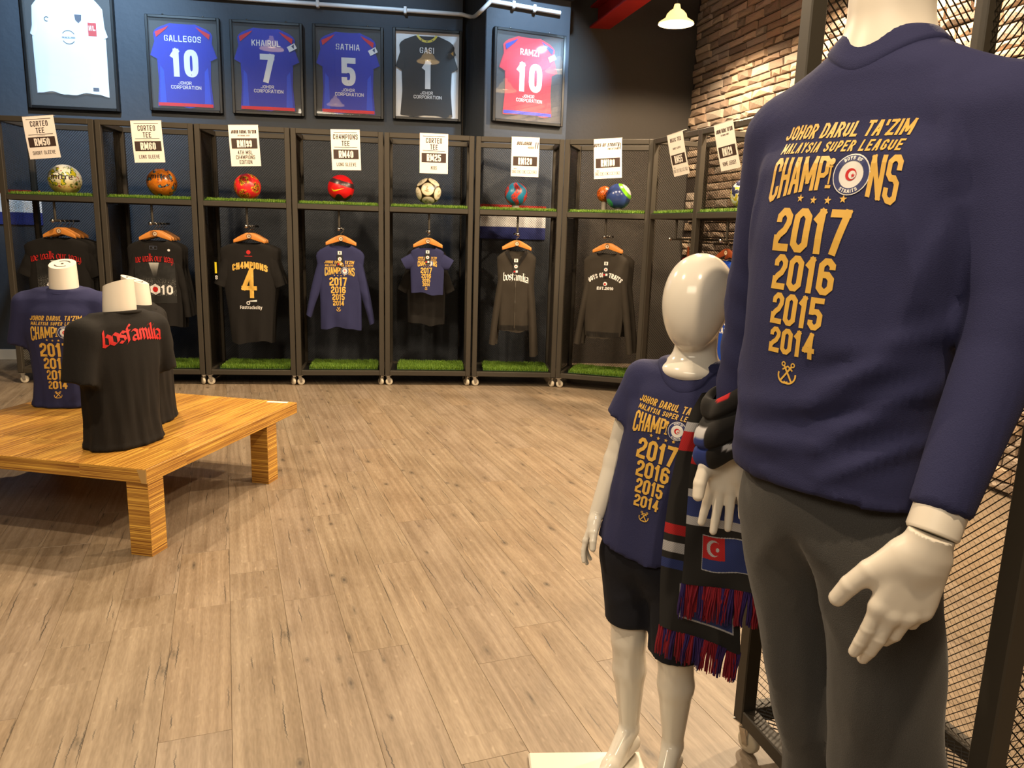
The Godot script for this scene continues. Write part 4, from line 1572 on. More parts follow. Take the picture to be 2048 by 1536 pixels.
func build_goods() -> void:
	var pa := mat("print_any", Color.WHITE, 0.55)
	pa.vertex_color_use_as_albedo = true
	pa.vertex_color_is_srgb = true
	mat("crowd_photo", Color.WHITE, 0.7).albedo_texture = crowd_texture()
	build_signs()
	build_balls()
	var ord := ["front", "second", "third", "fourth"]
	# hangers: [locker, how many, x, turn]
	var desc := ["with the black short-sleeved tees", "with the black long-sleeved tees", "with the gold four tee", "with the navy long-sleeved tee", "with the small kids tee", "with the black zip hoodie", "with the black sweatshirt", "with the maroon garment", "with the royal blue jersey"]
	var many := [4, 4, 3, 2, 2, 2, 2, 1, 2]
	for k in 9:
		for i in many[k]:
			var at := hang(k, [0.015, 0.01, 0.008, 0.012, -0.008, 0.0, 0.02, 0.03, -0.01][k], (0.16 if k == 7 else 0.075) + 0.072 * i, -0.5 if k == 7 else 0.05 * sin(i * 2.1 + k))
			at.origin.y += 0.086
			add_hanger(at, k >= 7, ord[i] + " wooden hanger on the arm in the locker " + desc[k])
	var tee := {"neck": 0.105, "scoop": 0.02, "sx": 0.265, "sy": 0.055, "arm": 0.25, "chest": 0.25, "hem": 0.24, "len": 0.74, "th": 0.026, "fold": 0.007, "cuff": [0.33, 0.275, 0.225, 0.32], "seed": 1.0}
	for i in 4:
		var g := tee.duplicate()
		g.seed = 1.0 + i
		var o := hung("tee_shirt", ord[i] + " black short-sleeved tee on the arm in the first locker", "t-shirt", hang(0, 0.0, 0.075 + 0.072 * i, 0.03 * i), g, M.black_cloth)
		o.set_meta("group", "black short-sleeved tees in the first locker")
		if i == 0:
			way_print(o, g, -0.015)
	var lng := {"neck": 0.10, "scoop": 0.022, "sx": 0.215, "sy": 0.05, "arm": 0.25, "chest": 0.205, "hem": 0.185, "len": 0.70, "th": 0.028, "fold": 0.008, "cuff": [0.26, 0.61, 0.205, 0.615], "bow": 0.015, "seed": 2.0}
	for i in 3:
		var g := lng.duplicate()
		g.seed = 2.4 + i
		var o := hung("longsleeve_tee", ord[i] + " black long-sleeved tee on the arm in the second locker", "t-shirt", hang(1, 0.0, 0.075 + 0.072 * i, 0.04 * i), g, M.black_cloth)
		o.set_meta("group", "black long-sleeved tees in the second locker")
		if i == 0:
			way_print(o, g, 0.0)
			part("neck_label", ink_mesh(rect_ink(-0.03, -0.072, 0.028, -0.068) + rect_ink(-0.03, -0.048, 0.028, -0.044) + rect_ink(-0.03, -0.07, -0.027, -0.045) + rect_ink(0.025, -0.07, 0.028, -0.045) + disc_ink(Vector2(-0.001, -0.058), 0.007, 10), front_of(g)), M.print_grey, o)
			part("chest_mark", ink_mesh(disc_ink(Vector2(0.115, -0.075), 0.010, 12), front_of(g)), M.print_white, o)
	var four := {"neck": 0.10, "scoop": 0.016, "sx": 0.235, "sy": 0.05, "arm": 0.27, "chest": 0.215, "waist": 0.185, "hem": 0.162, "len": 0.815, "th": 0.028, "fold": 0.007, "cuff": [0.285, 0.33, 0.20, 0.365], "seed": 3.3}
	for i in 3:
		var g := four.duplicate()
		g.seed = 3.3 + i
		var o := hung("tee_shirt", ["black tee printed with a large gold four", "second black tee behind the gold four tee", "rearmost black tee behind the gold four tee"][i], "t-shirt", hang(2, 0.003, 0.075 + 0.072 * i, 0.05 * i), g, M.black_cloth)
		o.set_meta("group", "black tees in the third locker")
		if i == 0:
			var b2 := func(p: Vector2): return Vector2(p.x, p.y - 1.4 * p.x * p.x)
			part("arched_lettering", ink_mesh(laid(block("CH4MPIONS", 0.055, 0.012, 0.5, 0.08, 0.3, 3), 0.008, -0.205, 0.0, b2), front_of(g)), M.gold, o)
			part("number_print", ink_mesh(laid(block("4", 0.245, 0.034, 0.50, 0.1), -0.002, -0.445), front_of(g)), M.gold, o)
			part("sponsor_lettering", ink_mesh(laid(sans("Fastrackcity", 0.038, 0.82), 0.008, -0.545), front_of(g)), M.print_white, o)
			part("whistle_mark", ink_mesh(ring_ink(Vector2(-0.015, -0.487), 0.008, 0.016, 16) + [PackedVector2Array([Vector2(-0.012, -0.474), Vector2(-0.004, -0.467), Vector2(0.055, -0.460), Vector2(0.055, -0.474)])], front_of(g)), M.print_white, o)
			part("crest", ink_mesh(disc_ink(Vector2(0.0, -0.075), 0.017, 14) + rect_ink(-0.03, -0.108, 0.03, -0.104), front_of(g)), M.print_red, o)
			part("sleeve_print", ink_mesh(rect_ink(-0.268, -0.25, -0.252, -0.16), flat(0.028)), M.print_yellow, o)
			part("sleeve_number", ink_mesh(laid(block("8", 0.035, 0.006, 0.6, 0.1), -0.258, -0.30), flat(0.029)), M.print_white, o)
	var nav := {"neck": 0.088, "scoop": 0.03, "sx": 0.205, "sy": 0.075, "arm": 0.25, "chest": 0.175, "waist": 0.168, "hem": 0.168, "len": 0.69, "th": 0.03, "fold": 0.009, "cuff": [0.285, 0.575, 0.245, 0.60], "cuff_b": [0.275, 0.64, 0.235, 0.66], "bow": 0.012, "seed": 5.1}
	for i in 2:
		var g := nav.duplicate()
		g.seed = 5.1 + i
		var o := hung("longsleeve_tee", ["navy long-sleeved tee with gold champions print on a locker hanger", "navy long-sleeved tee hidden behind the printed navy one"][i], "t-shirt", hang(3, 0.005, 0.075 + 0.072 * i, 0.06 * i), g, M.navy_cloth)
		if i == 0:
			var fac := func(l: float): return front_of(g, l + 0.0018)
			champ_print(o, fac, 1.0, Vector2(-0.005, -0.125), M.gold)
			swing_tag(o, g, 0.0, -0.075, 0.95)
	var kid := {"neck": 0.07, "scoop": 0.022, "sx": 0.135, "sy": 0.03, "arm": 0.165, "chest": 0.142, "hem": 0.134, "len": 0.385, "th": 0.024, "fold": 0.005, "cuff": [0.222, 0.10, 0.175, 0.185], "seed": 6.2}
	var ko := hung("tee_shirt", "small navy kids tee with gold champions print on a hanger", "t-shirt", hang(4, -0.012, 0.075), kid, M.navy_cloth)
	champ_print(ko, func(l: float): return front_of(kid, l + 0.0016), 0.66, Vector2(0.0, -0.075), M.gold)
	swing_tag(ko, kid, 0.003, -0.048, 0.85)
	var kb := {"neck": 0.08, "scoop": 0.022, "sx": 0.17, "sy": 0.05, "arm": 0.24, "chest": 0.165, "hem": 0.16, "len": 0.66, "th": 0.026, "fold": 0.007, "cuff": [0.245, 0.36, 0.17, 0.40], "seed": 6.9}
	hung("tee_shirt", "plain black longer tee behind the small kids tee", "t-shirt", hang(4, -0.02, 0.22), kb, M.black_cloth)
	var hood := {"neck": 0.075, "scoop": 0.055, "sx": 0.165, "sy": 0.065, "arm": 0.25, "chest": 0.15, "waist": 0.142, "hem": 0.135, "len": 0.685, "th": 0.038, "fold": 0.010, "cuff": [0.215, 0.80, 0.16, 0.81], "cuff_b": [0.20, 0.90, 0.14, 0.905], "bow": 0.01, "seed": 7.7, "sleeve_z": 0.03}
	for i in 2:
		var g := hood.duplicate()
		g.seed = 7.7 + i
		var o := hung("zip_hoodie", ["black zip hoodie with white blackletter print across the chest", "second black hoodie mostly hidden behind the printed one"][i], "hoodie", hang(5, -0.005 + 0.02 * i, 0.075 + 0.08 * i, 0.07 * i), g, M.olive_cloth)
		rib_bands(o, g)
		if i == 0:
			var bend := func(p: Vector2): return Vector2(p.x, p.y - 1.3 * (p.x + 0.03) * (p.x + 0.03))
			part("blackletter_print", ink_mesh(laid(fit(nib("bosfamilia", 0.045, 0.013, 0.14), 0.215), 0.006, -0.25, 0.0, bend), front_of(g)), M.print_white, o)
			part("zip", ink_mesh(rect_ink(-0.003, -0.66, 0.003, -0.075), front_of(g, 0.003)), M.chrome_dull, o)
			swing_tag(o, g, 0.0, -0.10, 0.95)
			var c := MB.new()
			for s in [-1.0, 1.0]:
				ink(c, [PackedVector2Array([Vector2(0.012 * s, -0.115), Vector2(0.03 * s, -0.125), Vector2(0.098 * s, -0.02), Vector2(0.074 * s, 0.0)])], front_of(g, 0.006))
			part("collar", c.mesh(), M.black_cloth, o)
	var swt := {"neck": 0.085, "scoop": 0.04, "sx": 0.195, "sy": 0.055, "arm": 0.26, "chest": 0.185, "waist": 0.175, "hem": 0.15, "len": 0.71, "th": 0.04, "fold": 0.010, "cuff": [0.245, 0.77, 0.195, 0.78], "cuff_b": [0.265, 0.83, 0.21, 0.84], "bow": 0.005, "seed": 8.4, "sleeve_z": 0.02}
	for i in 2:
		var g := swt.duplicate()
		g.seed = 8.4 + i
		var o := hung("sweatshirt", ["black sweatshirt with white arched lettering on the chest", "second black sweatshirt mostly hidden behind the lettered one"][i], "sweatshirt", hang(6, 0.02 + 0.03 * i, 0.075 + 0.08 * i, 0.08 * i), g, M.olive_cloth)
		rib_bands(o, g)
		if i == 0:
			var bend := func(p: Vector2):
				var a: float = p.x / 0.20
				return Vector2(sin(a) * (0.20 + p.y + 0.2), -0.40 + cos(a) * (0.20 + p.y + 0.2))
			part("arched_lettering", ink_mesh(laid(fit(block("BOYS OF STRAITS", 0.04, 0.0085, 0.55, 0.07, 0.28), 0.275), 0.0, -0.20, 0.0, bend), front_of(g)), M.print_white, o)
			part("date_lettering", ink_mesh(laid(block("EST.2010", 0.026, 0.0065, 0.65, 0.1, 0.28), 0.005, -0.305), front_of(g)), M.print_white, o)
			part("round_mark", ink_mesh(disc_ink(Vector2(0.003, -0.255), 0.017), front_of(g)), M.print_white, o)
			part("round_mark_centre", ink_mesh(disc_ink(Vector2(0.001, -0.257), 0.009), front_of(g, 0.004)), M.print_red, o)
			swing_tag(o, g, 0.005, -0.10, 0.95)
	# the two garments in the corner, partly behind the mannequins
	var mar := {"neck": 0.08, "scoop": 0.03, "sx": 0.2, "sy": 0.06, "arm": 0.25, "chest": 0.2, "hem": 0.19, "len": 0.80, "th": 0.045, "fold": 0.009, "cuff": [0.28, 0.30, 0.2, 0.34], "seed": 9.1}
	hung("tee_shirt", "maroon shirt hung edge-on in the corner locker", "t-shirt", hang(7, 0.03, 0.16, -0.5), mar, M.maroon_cloth)
	var roy := {"neck": 0.09, "scoop": 0.03, "sx": 0.22, "sy": 0.05, "arm": 0.26, "chest": 0.22, "hem": 0.215, "len": 0.72, "th": 0.03, "fold": 0.006, "cuff": [0.30, 0.28, 0.22, 0.33], "seed": 9.9}
	for i in 2:
		var g := roy.duplicate()
		g.seed = 9.9 + i
		var o := hung("jersey", ["royal blue jersey with white lettering hung behind the child mannequin", "second royal blue jersey behind the lettered one"][i], "jersey", hang(8, 0.0, 0.075 + 0.08 * i), g, M.royal_cloth)
		if i == 0:
			part("sponsor_lettering", ink_mesh(laid(block("JOHOR", 0.04, 0.009, 0.7, 0.16, 0.3, 3), 0.0, -0.44) + laid(block("CORPORATION", 0.042, 0.009, 0.7, 0.14, 0.3, 3), 0.01, -0.50), front_of(g)), M.print_white, o)

func rib_bands(o: Node3D, g: Dictionary) -> void:
	var q := []
	var n := 36
	for i in n:
		var x: float = lerpf(-g.hem * 0.93, g.hem * 0.93, (i + 0.2) / n)
		q.append(PackedVector2Array([Vector2(x, -g.len + 0.006), Vector2(x, -g.len + 0.05), Vector2(x + 0.0045, -g.len + 0.05), Vector2(x + 0.0045, -g.len + 0.006)]))
	part("hem_rib", ink_mesh(q, front_of(g, 0.0025)), M.black_cloth, o)

# ---------------------------------------------------------------- price signs
func build_signs() -> void:
	# [locker, x, turn in the plane, lean, head lines, price, foot lines, label]
	var list := [
		[0, -0.033, 0.105, 0.0, ["CORTEO", "TEE"], "RM50", ["SHORT SLEEVE"], "white price sign reading RM50"],
		[1, 0.0175, 0.05, 0.0, ["CORTEO", "TEE"], "RM60", ["LONG SLEEVE"], "white price sign reading RM60"],
		[2, 0.012, 0.045, 0.0, ["JOHOR DARUL TA'ZIM"], "RM199", ["4TH MSL", "CH4MPIONS", "EDITION"], "white price sign reading RM199 with three lines below"],
		[3, 0.063, 0.03, 0.0, ["CH4MPIONS", "TEE"], "RM40", ["LONG SLEEVE"], "white price sign reading RM40"],
		[4, 0.035, 0.0, 0.0, ["CORTEO", "TEE"], "RM25", ["KIDS"], "white price sign reading RM25"],
		[5, 0.04, 0.0, 0.0, ["BOSJOHOR//", "HOODIE"], "RM120", ["*"], "white price sign reading RM120 above the hoodie"],
		[6, -0.009, 0.055, 0.0, ["BOYS OF STRAITS//", "SWEATSHIRT"], "RM100", ["*"], "white price sign reading RM100 above the sweatshirt"],
		[7, 0.022, 0.0, 0.42, ["BASIC TEE"], "RM55", ["*"], "leaning price sign reading RM55 on the corner locker"],
		[8, -0.03, 0.0, 0.36, ["JOHOR DARUL TA'ZIM"], "RM129", ["HOME JERSEY"], "leaning price sign reading RM129 by the stone wall"],
	]
	for r in list:
		var o := thing("price_sign", r[7] + " clipped to a locker top" if r[7].length() < 40 else r[7], "sign", Vector3.ZERO, 0.0, "price signs along the locker tops")
		var tilt: float = r[3]
		var bs := Basis(Vector3.BACK, r[2] - tilt * 0.5) if tilt > 0.0 else Basis(Vector3.BACK, r[2])
		if tilt > 0.0:
			bs = Basis(Vector3.BACK, 0.06) * Basis(Vector3.RIGHT, 0.25)
		o.transform = LOCK[r[0]] * Transform3D(bs, Vector3(r[1], 2.074, 0.007 + (0.016 if tilt > 0.0 else 0.0)))
		var b := MB.new()
		var rows := []
		for i in 9:
			var f := i / 8.0
			rows.append([-0.310 * f, 0.004 * sin(PI * f)])
		for i in 8:
			for s in [-1.0, 1.0]:
				var z0: float = rows[i][1] + 0.0006 * s
				var z1: float = rows[i + 1][1] + 0.0006 * s
				var a := Vector3(-0.1135, rows[i + 1][0], z1)
				var c := Vector3(0.1135, rows[i][0], z0)
				if s > 0:
					b.quad(a, Vector3(c.x, a.y, a.z), c, Vector3(a.x, c.y, c.z))
				else:
					b.quad(Vector3(c.x, a.y, a.z), a, Vector3(a.x, c.y, c.z), c)
		b.box(Vector3(0, 0.001, -0.018), Vector3(0.227, 0.0012, 0.04))
		part("sign_sheet", b.mesh(), M.paper, o)
		var on := func(p: Vector2): return Vector3(p.x, p.y, 0.004 * sin(PI * clampf(-p.y / 0.31, 0.0, 1.0)) + 0.0012)
		var q := []
		var y := -0.028
		var big: bool = r[4][0].length() < 10 and r[4][0] != "BOSJOHOR//"
		if big and r[0] != 7:
			q += rect_ink(-0.09, -0.024, 0.09, -0.020) + rect_ink(-0.09, -0.136, 0.09, -0.132)
			q += rect_ink(-0.03, -0.145, 0.03, -0.1435)
			for s in 2:
				q += laid(block(r[4][s], 0.040, 0.0058, 0.42, 0.14, 0.25, 3), 0, -0.075 - 0.050 * s)
		elif r[0] == 7:
			q += laid(block(r[4][0], 0.028, 0.006, 0.5, 0.2, 0.25, 3), 0, -0.06)
			q += laid(block("SHORT SLEEVE", 0.014, 0.0022, 0.5, 0.2, 0.25, 3), 0, -0.115)
		elif r[0] == 5 or r[0] == 6:
			q += laid(block(r[4][0].trim_suffix("//"), 0.027, 0.0052, 0.46, 0.1, 0.25, 2), -0.012, -0.062, 0.22)
			q += laid(block("//", 0.05, 0.006, 0.2, 0.14), 0.092, -0.088)
			q += laid(block(r[4][1], 0.016, 0.0025, 0.5, 0.12, 0.25, 2), 0.045, -0.088, 0.22)
		else:
			q += laid(block(r[4][0], 0.026, 0.006, 0.36, 0.08, 0.25, 2), 0, -0.064)
			q += laid(block("2017 ORIGINAL JERSEY", 0.010, 0.0016, 0.4, 0.12, 0.25, 2), 0, -0.085)
		if r[6][0] == "*":
			q += laid(block("SIZES", 0.008, 0.0014, 0.5, 0.15, 0.25, 2), -0.08, -0.252)
			var sx := 0
			for t in ["XS", "S", "M", "L", "XL"]:
				var c := -0.088 + 0.042 * sx
				q += rect_ink(c - 0.016, -0.283, c + 0.016, -0.281) + rect_ink(c - 0.016, -0.2625, c + 0.016, -0.2605) + rect_ink(c - 0.016, -0.283, c - 0.014, -0.2605) + rect_ink(c + 0.014, -0.283, c + 0.016, -0.2605)
				q += laid(block(t, 0.013, 0.0028, 0.5, 0.15, 0.25, 2), c, -0.2785)
				sx += 1
		elif r[6].size() == 3:
			for s in 3:
				q += laid(block(r[6][s], 0.030, 0.0042, 0.44, 0.12, 0.25, 3), 0, -0.222 - 0.036 * s)
		else:
			q += laid(block(r[6][0], 0.027, 0.0036, 0.42, 0.12, 0.25, 3), 0, -0.280)
		q += rect_ink(-0.098, -0.225 if r[6].size() < 3 else -0.178, 0.098, -0.152 if r[6].size() < 3 else -0.10)
		part("sign_print", ink_mesh(q, on, 0.04), M.print_dark, o)
		var py := -0.216 if r[6].size() < 3 else -0.168
		var wide: float = 0.34 if r[5].length() > 4 else 0.42
		var on2 := func(p: Vector2): return Vector3(p.x, p.y, 0.004 * sin(PI * clampf(-p.y / 0.31, 0.0, 1.0)) + 0.0018)
		part("price_lettering", ink_mesh(laid(block(r[5], 0.055, 0.0098, wide, 0.08, 0.25, 3), 0, py), on2, 0.04), M.paper, o)

# ---------------------------------------------------------------- balls
func ball_texture(kind: int) -> ImageTexture:
	var w := 256
	var h := 128
	var im := Image.create_empty(w, h, false, Image.FORMAT_RGB8)
	var ico := []
	var ph := (1.0 + sqrt(5.0)) / 2.0
	for a in [-1.0, 1.0]:
		for b in [-1.0, 1.0]:
			ico.append(Vector3(0, a, b * ph).normalized())
			ico.append(Vector3(a, b * ph, 0).normalized())
			ico.append(Vector3(b * ph, 0, a).normalized())
	var tilt := Basis(Vector3.RIGHT, 0.42) * Basis(UP, 0.05)
	for y in h:
		for x in w:
			var a := -TAU * (x + 0.5) / w
			var b := PI / 2 - PI * (y + 0.5) / h
			var d := Vector3(cos(b) * cos(a), sin(b), cos(b) * sin(a))
			var n1 := noise.get_noise_3d(d.x * 1.9 + kind * 9.0, d.y * 1.9, d.z * 1.9)
			var n2 := noise.get_noise_3d(d.x * 4.5, d.y * 4.5 + kind * 5.0, d.z * 4.5)
			var c := Color.WHITE
			match kind:
				0:
					c = Color(0.86, 0.85, 0.78).lerp(Color(0.80, 0.70, 0.40), smoothstep(-0.2, 0.6, -d.y))
					var e := n1 + 0.4 * n2 - absf(d.y - 0.25 - d.x * 0.3) * 0.35 + 0.12
					if e > 0.22: c = Color(0.12, 0.36, 0.10)
					if e > 0.31: c = Color(0.78, 0.72, 0.15)
					if e > 0.17 and e < 0.22: c = Color(0.10, 0.12, 0.08)
					if n2 < -0.42: c = Color(0.60, 0.20, 0.14)
				1:
					c = Color(0.80, 0.50, 0.13).lerp(Color(0.70, 0.36, 0.10), 0.5 + n2 * 0.7)
					if n1 - 0.25 * absf(n2) > 0.15: c = Color(0.10, 0.13, 0.20)
					if n1 > 0.34: c = Color(0.34, 0.52, 0.58)
				2:
					c = Color(0.90, 0.17, 0.19)
					var best := -1.0
					for v: Vector3 in ico:
						best = maxf(best, (Basis(Vector3.RIGHT, 0.1) * v).dot(d))
					if best > 0.90 and n2 + noise.get_noise_3d(d.x * 14.0, d.y * 14.0, d.z * 14.0) > 0.05: c = Color(0.80, 0.70, 0.15)
					if best > 0.94 and noise.get_noise_3d(d.x * 11.0, d.y * 11.0, d.z * 11.0) < -0.15: c = Color(0.12, 0.16, 0.05)
				3:
					c = Color(0.82, 0.09, 0.10)
					var band := d.y - 0.42 + 0.28 * absf(d.x) * signf(d.x - 0.1)
					if absf(band) < 0.17: c = Color(0.22, 0.17, 0.18) if absf(fposmod(a * 6.0 + d.y * 3.0, 1.0) - 0.5) > 0.06 else Color(0.45, 0.14, 0.16)
					if d.y < -0.62 + 0.15 * sin(a * 5.0): c = Color(0.20, 0.10, 0.11)
				4:
					var best := -1.0
					for v: Vector3 in ico:
						best = maxf(best, (tilt * v).dot(d))
					c = Color(0.86, 0.82, 0.72)
					if best < 0.856: c = Color(0.10, 0.09, 0.07)
					elif best < 0.875: c = Color(0.45, 0.35, 0.16)
					elif best > 0.965 and n2 > 0.12: c = Color(0.62, 0.55, 0.42)
				5:
					c = Color(0.13, 0.45, 0.58)
					var s := absf(sin(a * 2.5 + 0.9 + 0.5 * sin(d.y * 5.0)))
					if s > 0.72: c = Color(0.78, 0.20, 0.14)
					if s > 0.72 and noise.get_noise_3d(d.x * 9.0, d.y * 9.0, d.z * 9.0) > 0.18: c = Color(0.10, 0.32, 0.44)
				6:
					c = Color(0.20, 0.27, 0.48)
					var q := d.dot(Vector3(0.72, 0.62, 0.30).normalized())
					if q > 0.62 and q < 0.84 + 0.06 * n2: c = Color(0.46, 0.78, 0.12)
					if q >= 0.84: c = Color(0.80, 0.80, 0.78)
					if d.dot(Vector3(-0.75, -0.55, 0.35).normalized()) > 0.93: c = Color(0.20, 0.55, 0.35)
				7:
					c = Color(0.80, 0.80, 0.78)
					if n1 > 0.0 and d.y > -0.2: c = Color(0.14, 0.16, 0.30)
					if n1 < -0.12 and d.y < 0.4: c = Color(0.72, 0.65, 0.18)
				8:
					c = Color(0.84, 0.38, 0.08)
					if noise.get_noise_3d(d.x * 9.0, d.y * 9.0, d.z * 9.0) > 0.12: c = Color(0.12, 0.07, 0.04)
			im.set_pixel(x, y, c)
	return ImageTexture.create_from_image(im)

func on_ball(c: Vector3, r: float, yaw: float) -> Callable:
	return func(p: Vector2):
		var a := p.x / r + yaw
		var b := p.y / r
		return c + Vector3(sin(a) * cos(b), sin(b), cos(a) * cos(b)) * (r + 0.0009)

func build_balls() -> void:
	# [locker, x, centre height, radius, back, label]
	var list := [
		[0, 0.033, 1.618, 0.121, 0.2, "white and cream football with green camouflage patches"], [1, 0.046, 1.624, 0.115, 0.2, "shiny gold football with navy patches"],
		[2, -0.017, 1.615, 0.106, 0.2, "hot red football with yellow ornaments"], [3, 0.01, 1.631, 0.108, 0.2, "red football with a charcoal band and pale curved mark"],
		[4, -0.008, 1.632, 0.107, 0.2, "cream football with round panels and black corners"], [5, -0.013, 1.632, 0.097, 0.2, "teal football with wavy red bands"],
		[6, 0.07, 1.634, 0.105, 0.2, "glossy blue football with a lime green band"], [8, -0.12, 1.625, 0.105, 0.26, "white navy and yellow football behind locker mesh"],
		[6, -0.055, 1.652, 0.066, 0.24, "small orange and black spotted ball behind the glossy blue one"],
	]
	for i in list.size():
		var r: Array = list[i]
		var c := Vector3(0, 0, 0)
		var m := mat("ball_%d" % i, Color.WHITE, 0.22 if i in [1, 6] else 0.34)
		m.albedo_texture = ball_texture(i)
		var base: Transform3D = LOCK[r[0]]
		var o := thing("football" if i < 8 else "soft_ball", r[5], "ball", Vector3.ZERO, 0.0, "balls on the locker shelves")
		var yaw := base.basis.get_euler().y
		o.transform = Transform3D(Basis(UP, 0.0 if i != 7 else -0.6), base * Vector3(r[1], r[2], -r[4]))
		var b := MB.new()
		b.ball(c, Vector3.ONE * r[3], 40, 24)
		part("ball_skin", b.mesh(), m, o)
		if i < 2:
			part("maker_lettering", ink_mesh(laid(sans("mitre", 0.048, 1.05), 0.0, 0.0 if i == 0 else 0.025), on_ball(c, r[3], 0.32), 0.01), M.print_dark, o)
		if i == 3:
			var sw := PackedVector2Array([Vector2(-0.055, 0.004), Vector2(-0.05, -0.012), Vector2(-0.035, -0.022), Vector2(-0.01, -0.018), Vector2(0.055, 0.006), Vector2(-0.01, -0.007), Vector2(-0.032, -0.010), Vector2(-0.045, -0.004)])
			var mv := PackedVector2Array()
			for p in sw:
				mv.append(p + Vector2(-0.015, -0.01))
			part("maker_mark", ink_mesh(ink_poly(mv), on_ball(c, r[3], 0.1), 0.01), M.print_yellow, o)
		# clear ring stand
		var st := thing("ball_stand", "clear ring stand under the " + r[5], "stand", Vector3(o.position.x, 1.495, o.position.z), 0.0, "clear ball stands")
		var hgt: float = r[2] - r[3] - 1.495 + 0.004
		var rr := 0.028 if i < 8 else 0.02
		var sb := MB.new()
		sb.lathe(PackedVector2Array([Vector2(rr, 0), Vector2(rr + 0.004, 0), Vector2(rr + 0.003, hgt), Vector2(rr, hgt), Vector2(rr, 0)]), 20)
		part("ring", sb.mesh(), M.stand_plastic, st)

# ---------------------------------------------------------------- low table and the torso forms on it
const TABLE_H := 0.367
func build_table() -> void:
	var corner := Vector3(-1.418, 0, -2.845)
	var dz := Vector3(0.192, 0, -0.981).normalized()
	var dx := Vector3(-dz.z, 0, dz.x)      # towards the far end of the front edge is -dx
	var xf := Transform3D(Basis(dx, UP, -dz), corner)
	var o := thing("low_table", "low square platform table veneered in striped golden wood", "table")
	o.transform = xf
	var w := 1.30
	var l := 1.255
	var th := 0.058
	part("tabletop", box_mesh(Vector3(w, th, l), 0.0015, Vector3(-w / 2, TABLE_H - th / 2, -l / 2)), M.zebra, o)
	# pale mitred end of the front edge
	var b := MB.new()
	var y1 := TABLE_H - 0.003
	var y0 := TABLE_H - th
	b.quad(Vector3(-0.024, y0, 0.0012), Vector3(-0.001, y0, 0.0012), Vector3(-0.001, y1, 0.0012), Vector3(-0.041, y1, 0.0012))
	b.quad(Vector3(-0.041, y1, 0.0012), Vector3(-0.001, y1, 0.0012), Vector3(-0.001, y1, -0.002), Vector3(-0.041, y1, -0.002))
	b.quad(Vector3(-0.001, y0, 0.0012), Vector3(-0.001, y0, -0.002), Vector3(-0.001, y1, -0.002), Vector3(-0.001, y1, 0.0012))
	part("corner_block", b.mesh(), M.pale_wood, o)
	var g := 0.096
	for p: Vector3 in [Vector3(-g / 2 - 0.002, 0, -g / 2 - 0.006), Vector3(-g / 2 - 0.006, 0, -0.985), Vector3(-w + g / 2 + 0.002, 0, -g / 2 - 0.006), Vector3(-w + g / 2 + 0.006, 0, -0.985)]:
		part("leg", box_mesh(Vector3(g, TABLE_H - th, g), 0.001, p + Vector3(0, (TABLE_H - th) / 2, 0)), M.zebra, o)
	var st := thing("paper_sticker", "small white paper sticker lying at the far corner of the table", "sticker")
	st.transform = xf * Transform3D(Basis(UP, 0.15), Vector3(-0.10, TABLE_H + 0.0008, -l + 0.03))
	part("sticker_sheet", box_mesh(Vector3(0.115, 0.001, 0.03), 0.0003), M.paper, st)
	build_busts()

# sections of a tee worn by a legless torso form; y up from the table
const BUST := [[-0.02, 0.0, 0.0, 0.170, 0.122], [0.02, 0.0, 0.0, 0.164, 0.115], [0.12, 0.0, 0.0, 0.154, 0.108], [0.24, 0.0, 0.0, 0.157, 0.108], [0.36, 0.0, 0.002, 0.175, 0.114], [0.44, 0.0, -0.004, 0.178, 0.108], [0.50, 0.0, -0.012, 0.155, 0.090], [0.54, 0.0, -0.018, 0.10, 0.074], [0.575, 0.0, -0.02, 0.066, 0.062], [0.62, 0.0, -0.02, 0.05, 0.05]]

static func bust_field(p: Vector3) -> float:
	var d := trunk(p, BUST)
	var q := Vector3(absf(p.x), p.y, p.z)
	d = smin(d, cap(q, Vector3(0.10, 0.505, -0.012), Vector3(0.158, 0.485, -0.012), 0.045, 0.05), 0.06)
	var s := cap(Vector3(q.x, q.y, (q.z + 0.012) * 0.72), Vector3(0.172, 0.478, 0), Vector3(0.205, 0.29, 0), 0.050, 0.052)
	s = maxf(s, 0.285 - q.y + (q.x - 0.2) * 0.25)
	d = smin(d, s, 0.028)
	# soft folds
	var k := smoothstep(0.5, 0.1, p.y)
	var a := atan2(p.z, p.x)
	d += 0.0032 * k * sin(a * 9.0 + p.y * 7.0) + 0.0022 * sin(a * 17.0 - p.y * 11.0) * k
	d -= 0.004 * exp(-pow((p.y - 0.012) / 0.012, 2))
	d = maxf(d, p.y - 0.555 + 0.10 * (p.z + 0.02))
	return maxf(d, -p.y)

func march(f: Callable, from: Vector3, dir: Vector3, most := 0.6) -> Vector3:
	var t := 0.0
	for i in 40:
		var d: float = f.call(from + dir * t)
		if absf(d) < 0.0002:
			break
		t += d * 0.85
		if t > most:
			break
	return from + dir * t

func on_field(f: Callable, front: float, lift: float) -> Callable:
	# the point (x, y) seen from the front (+z) or the back
	return func(p: Vector2): return march(f, Vector3(p.x * front, p.y, 0.32 * front), Vector3(0, 0, -front)) + Vector3(0, 0, lift * front)

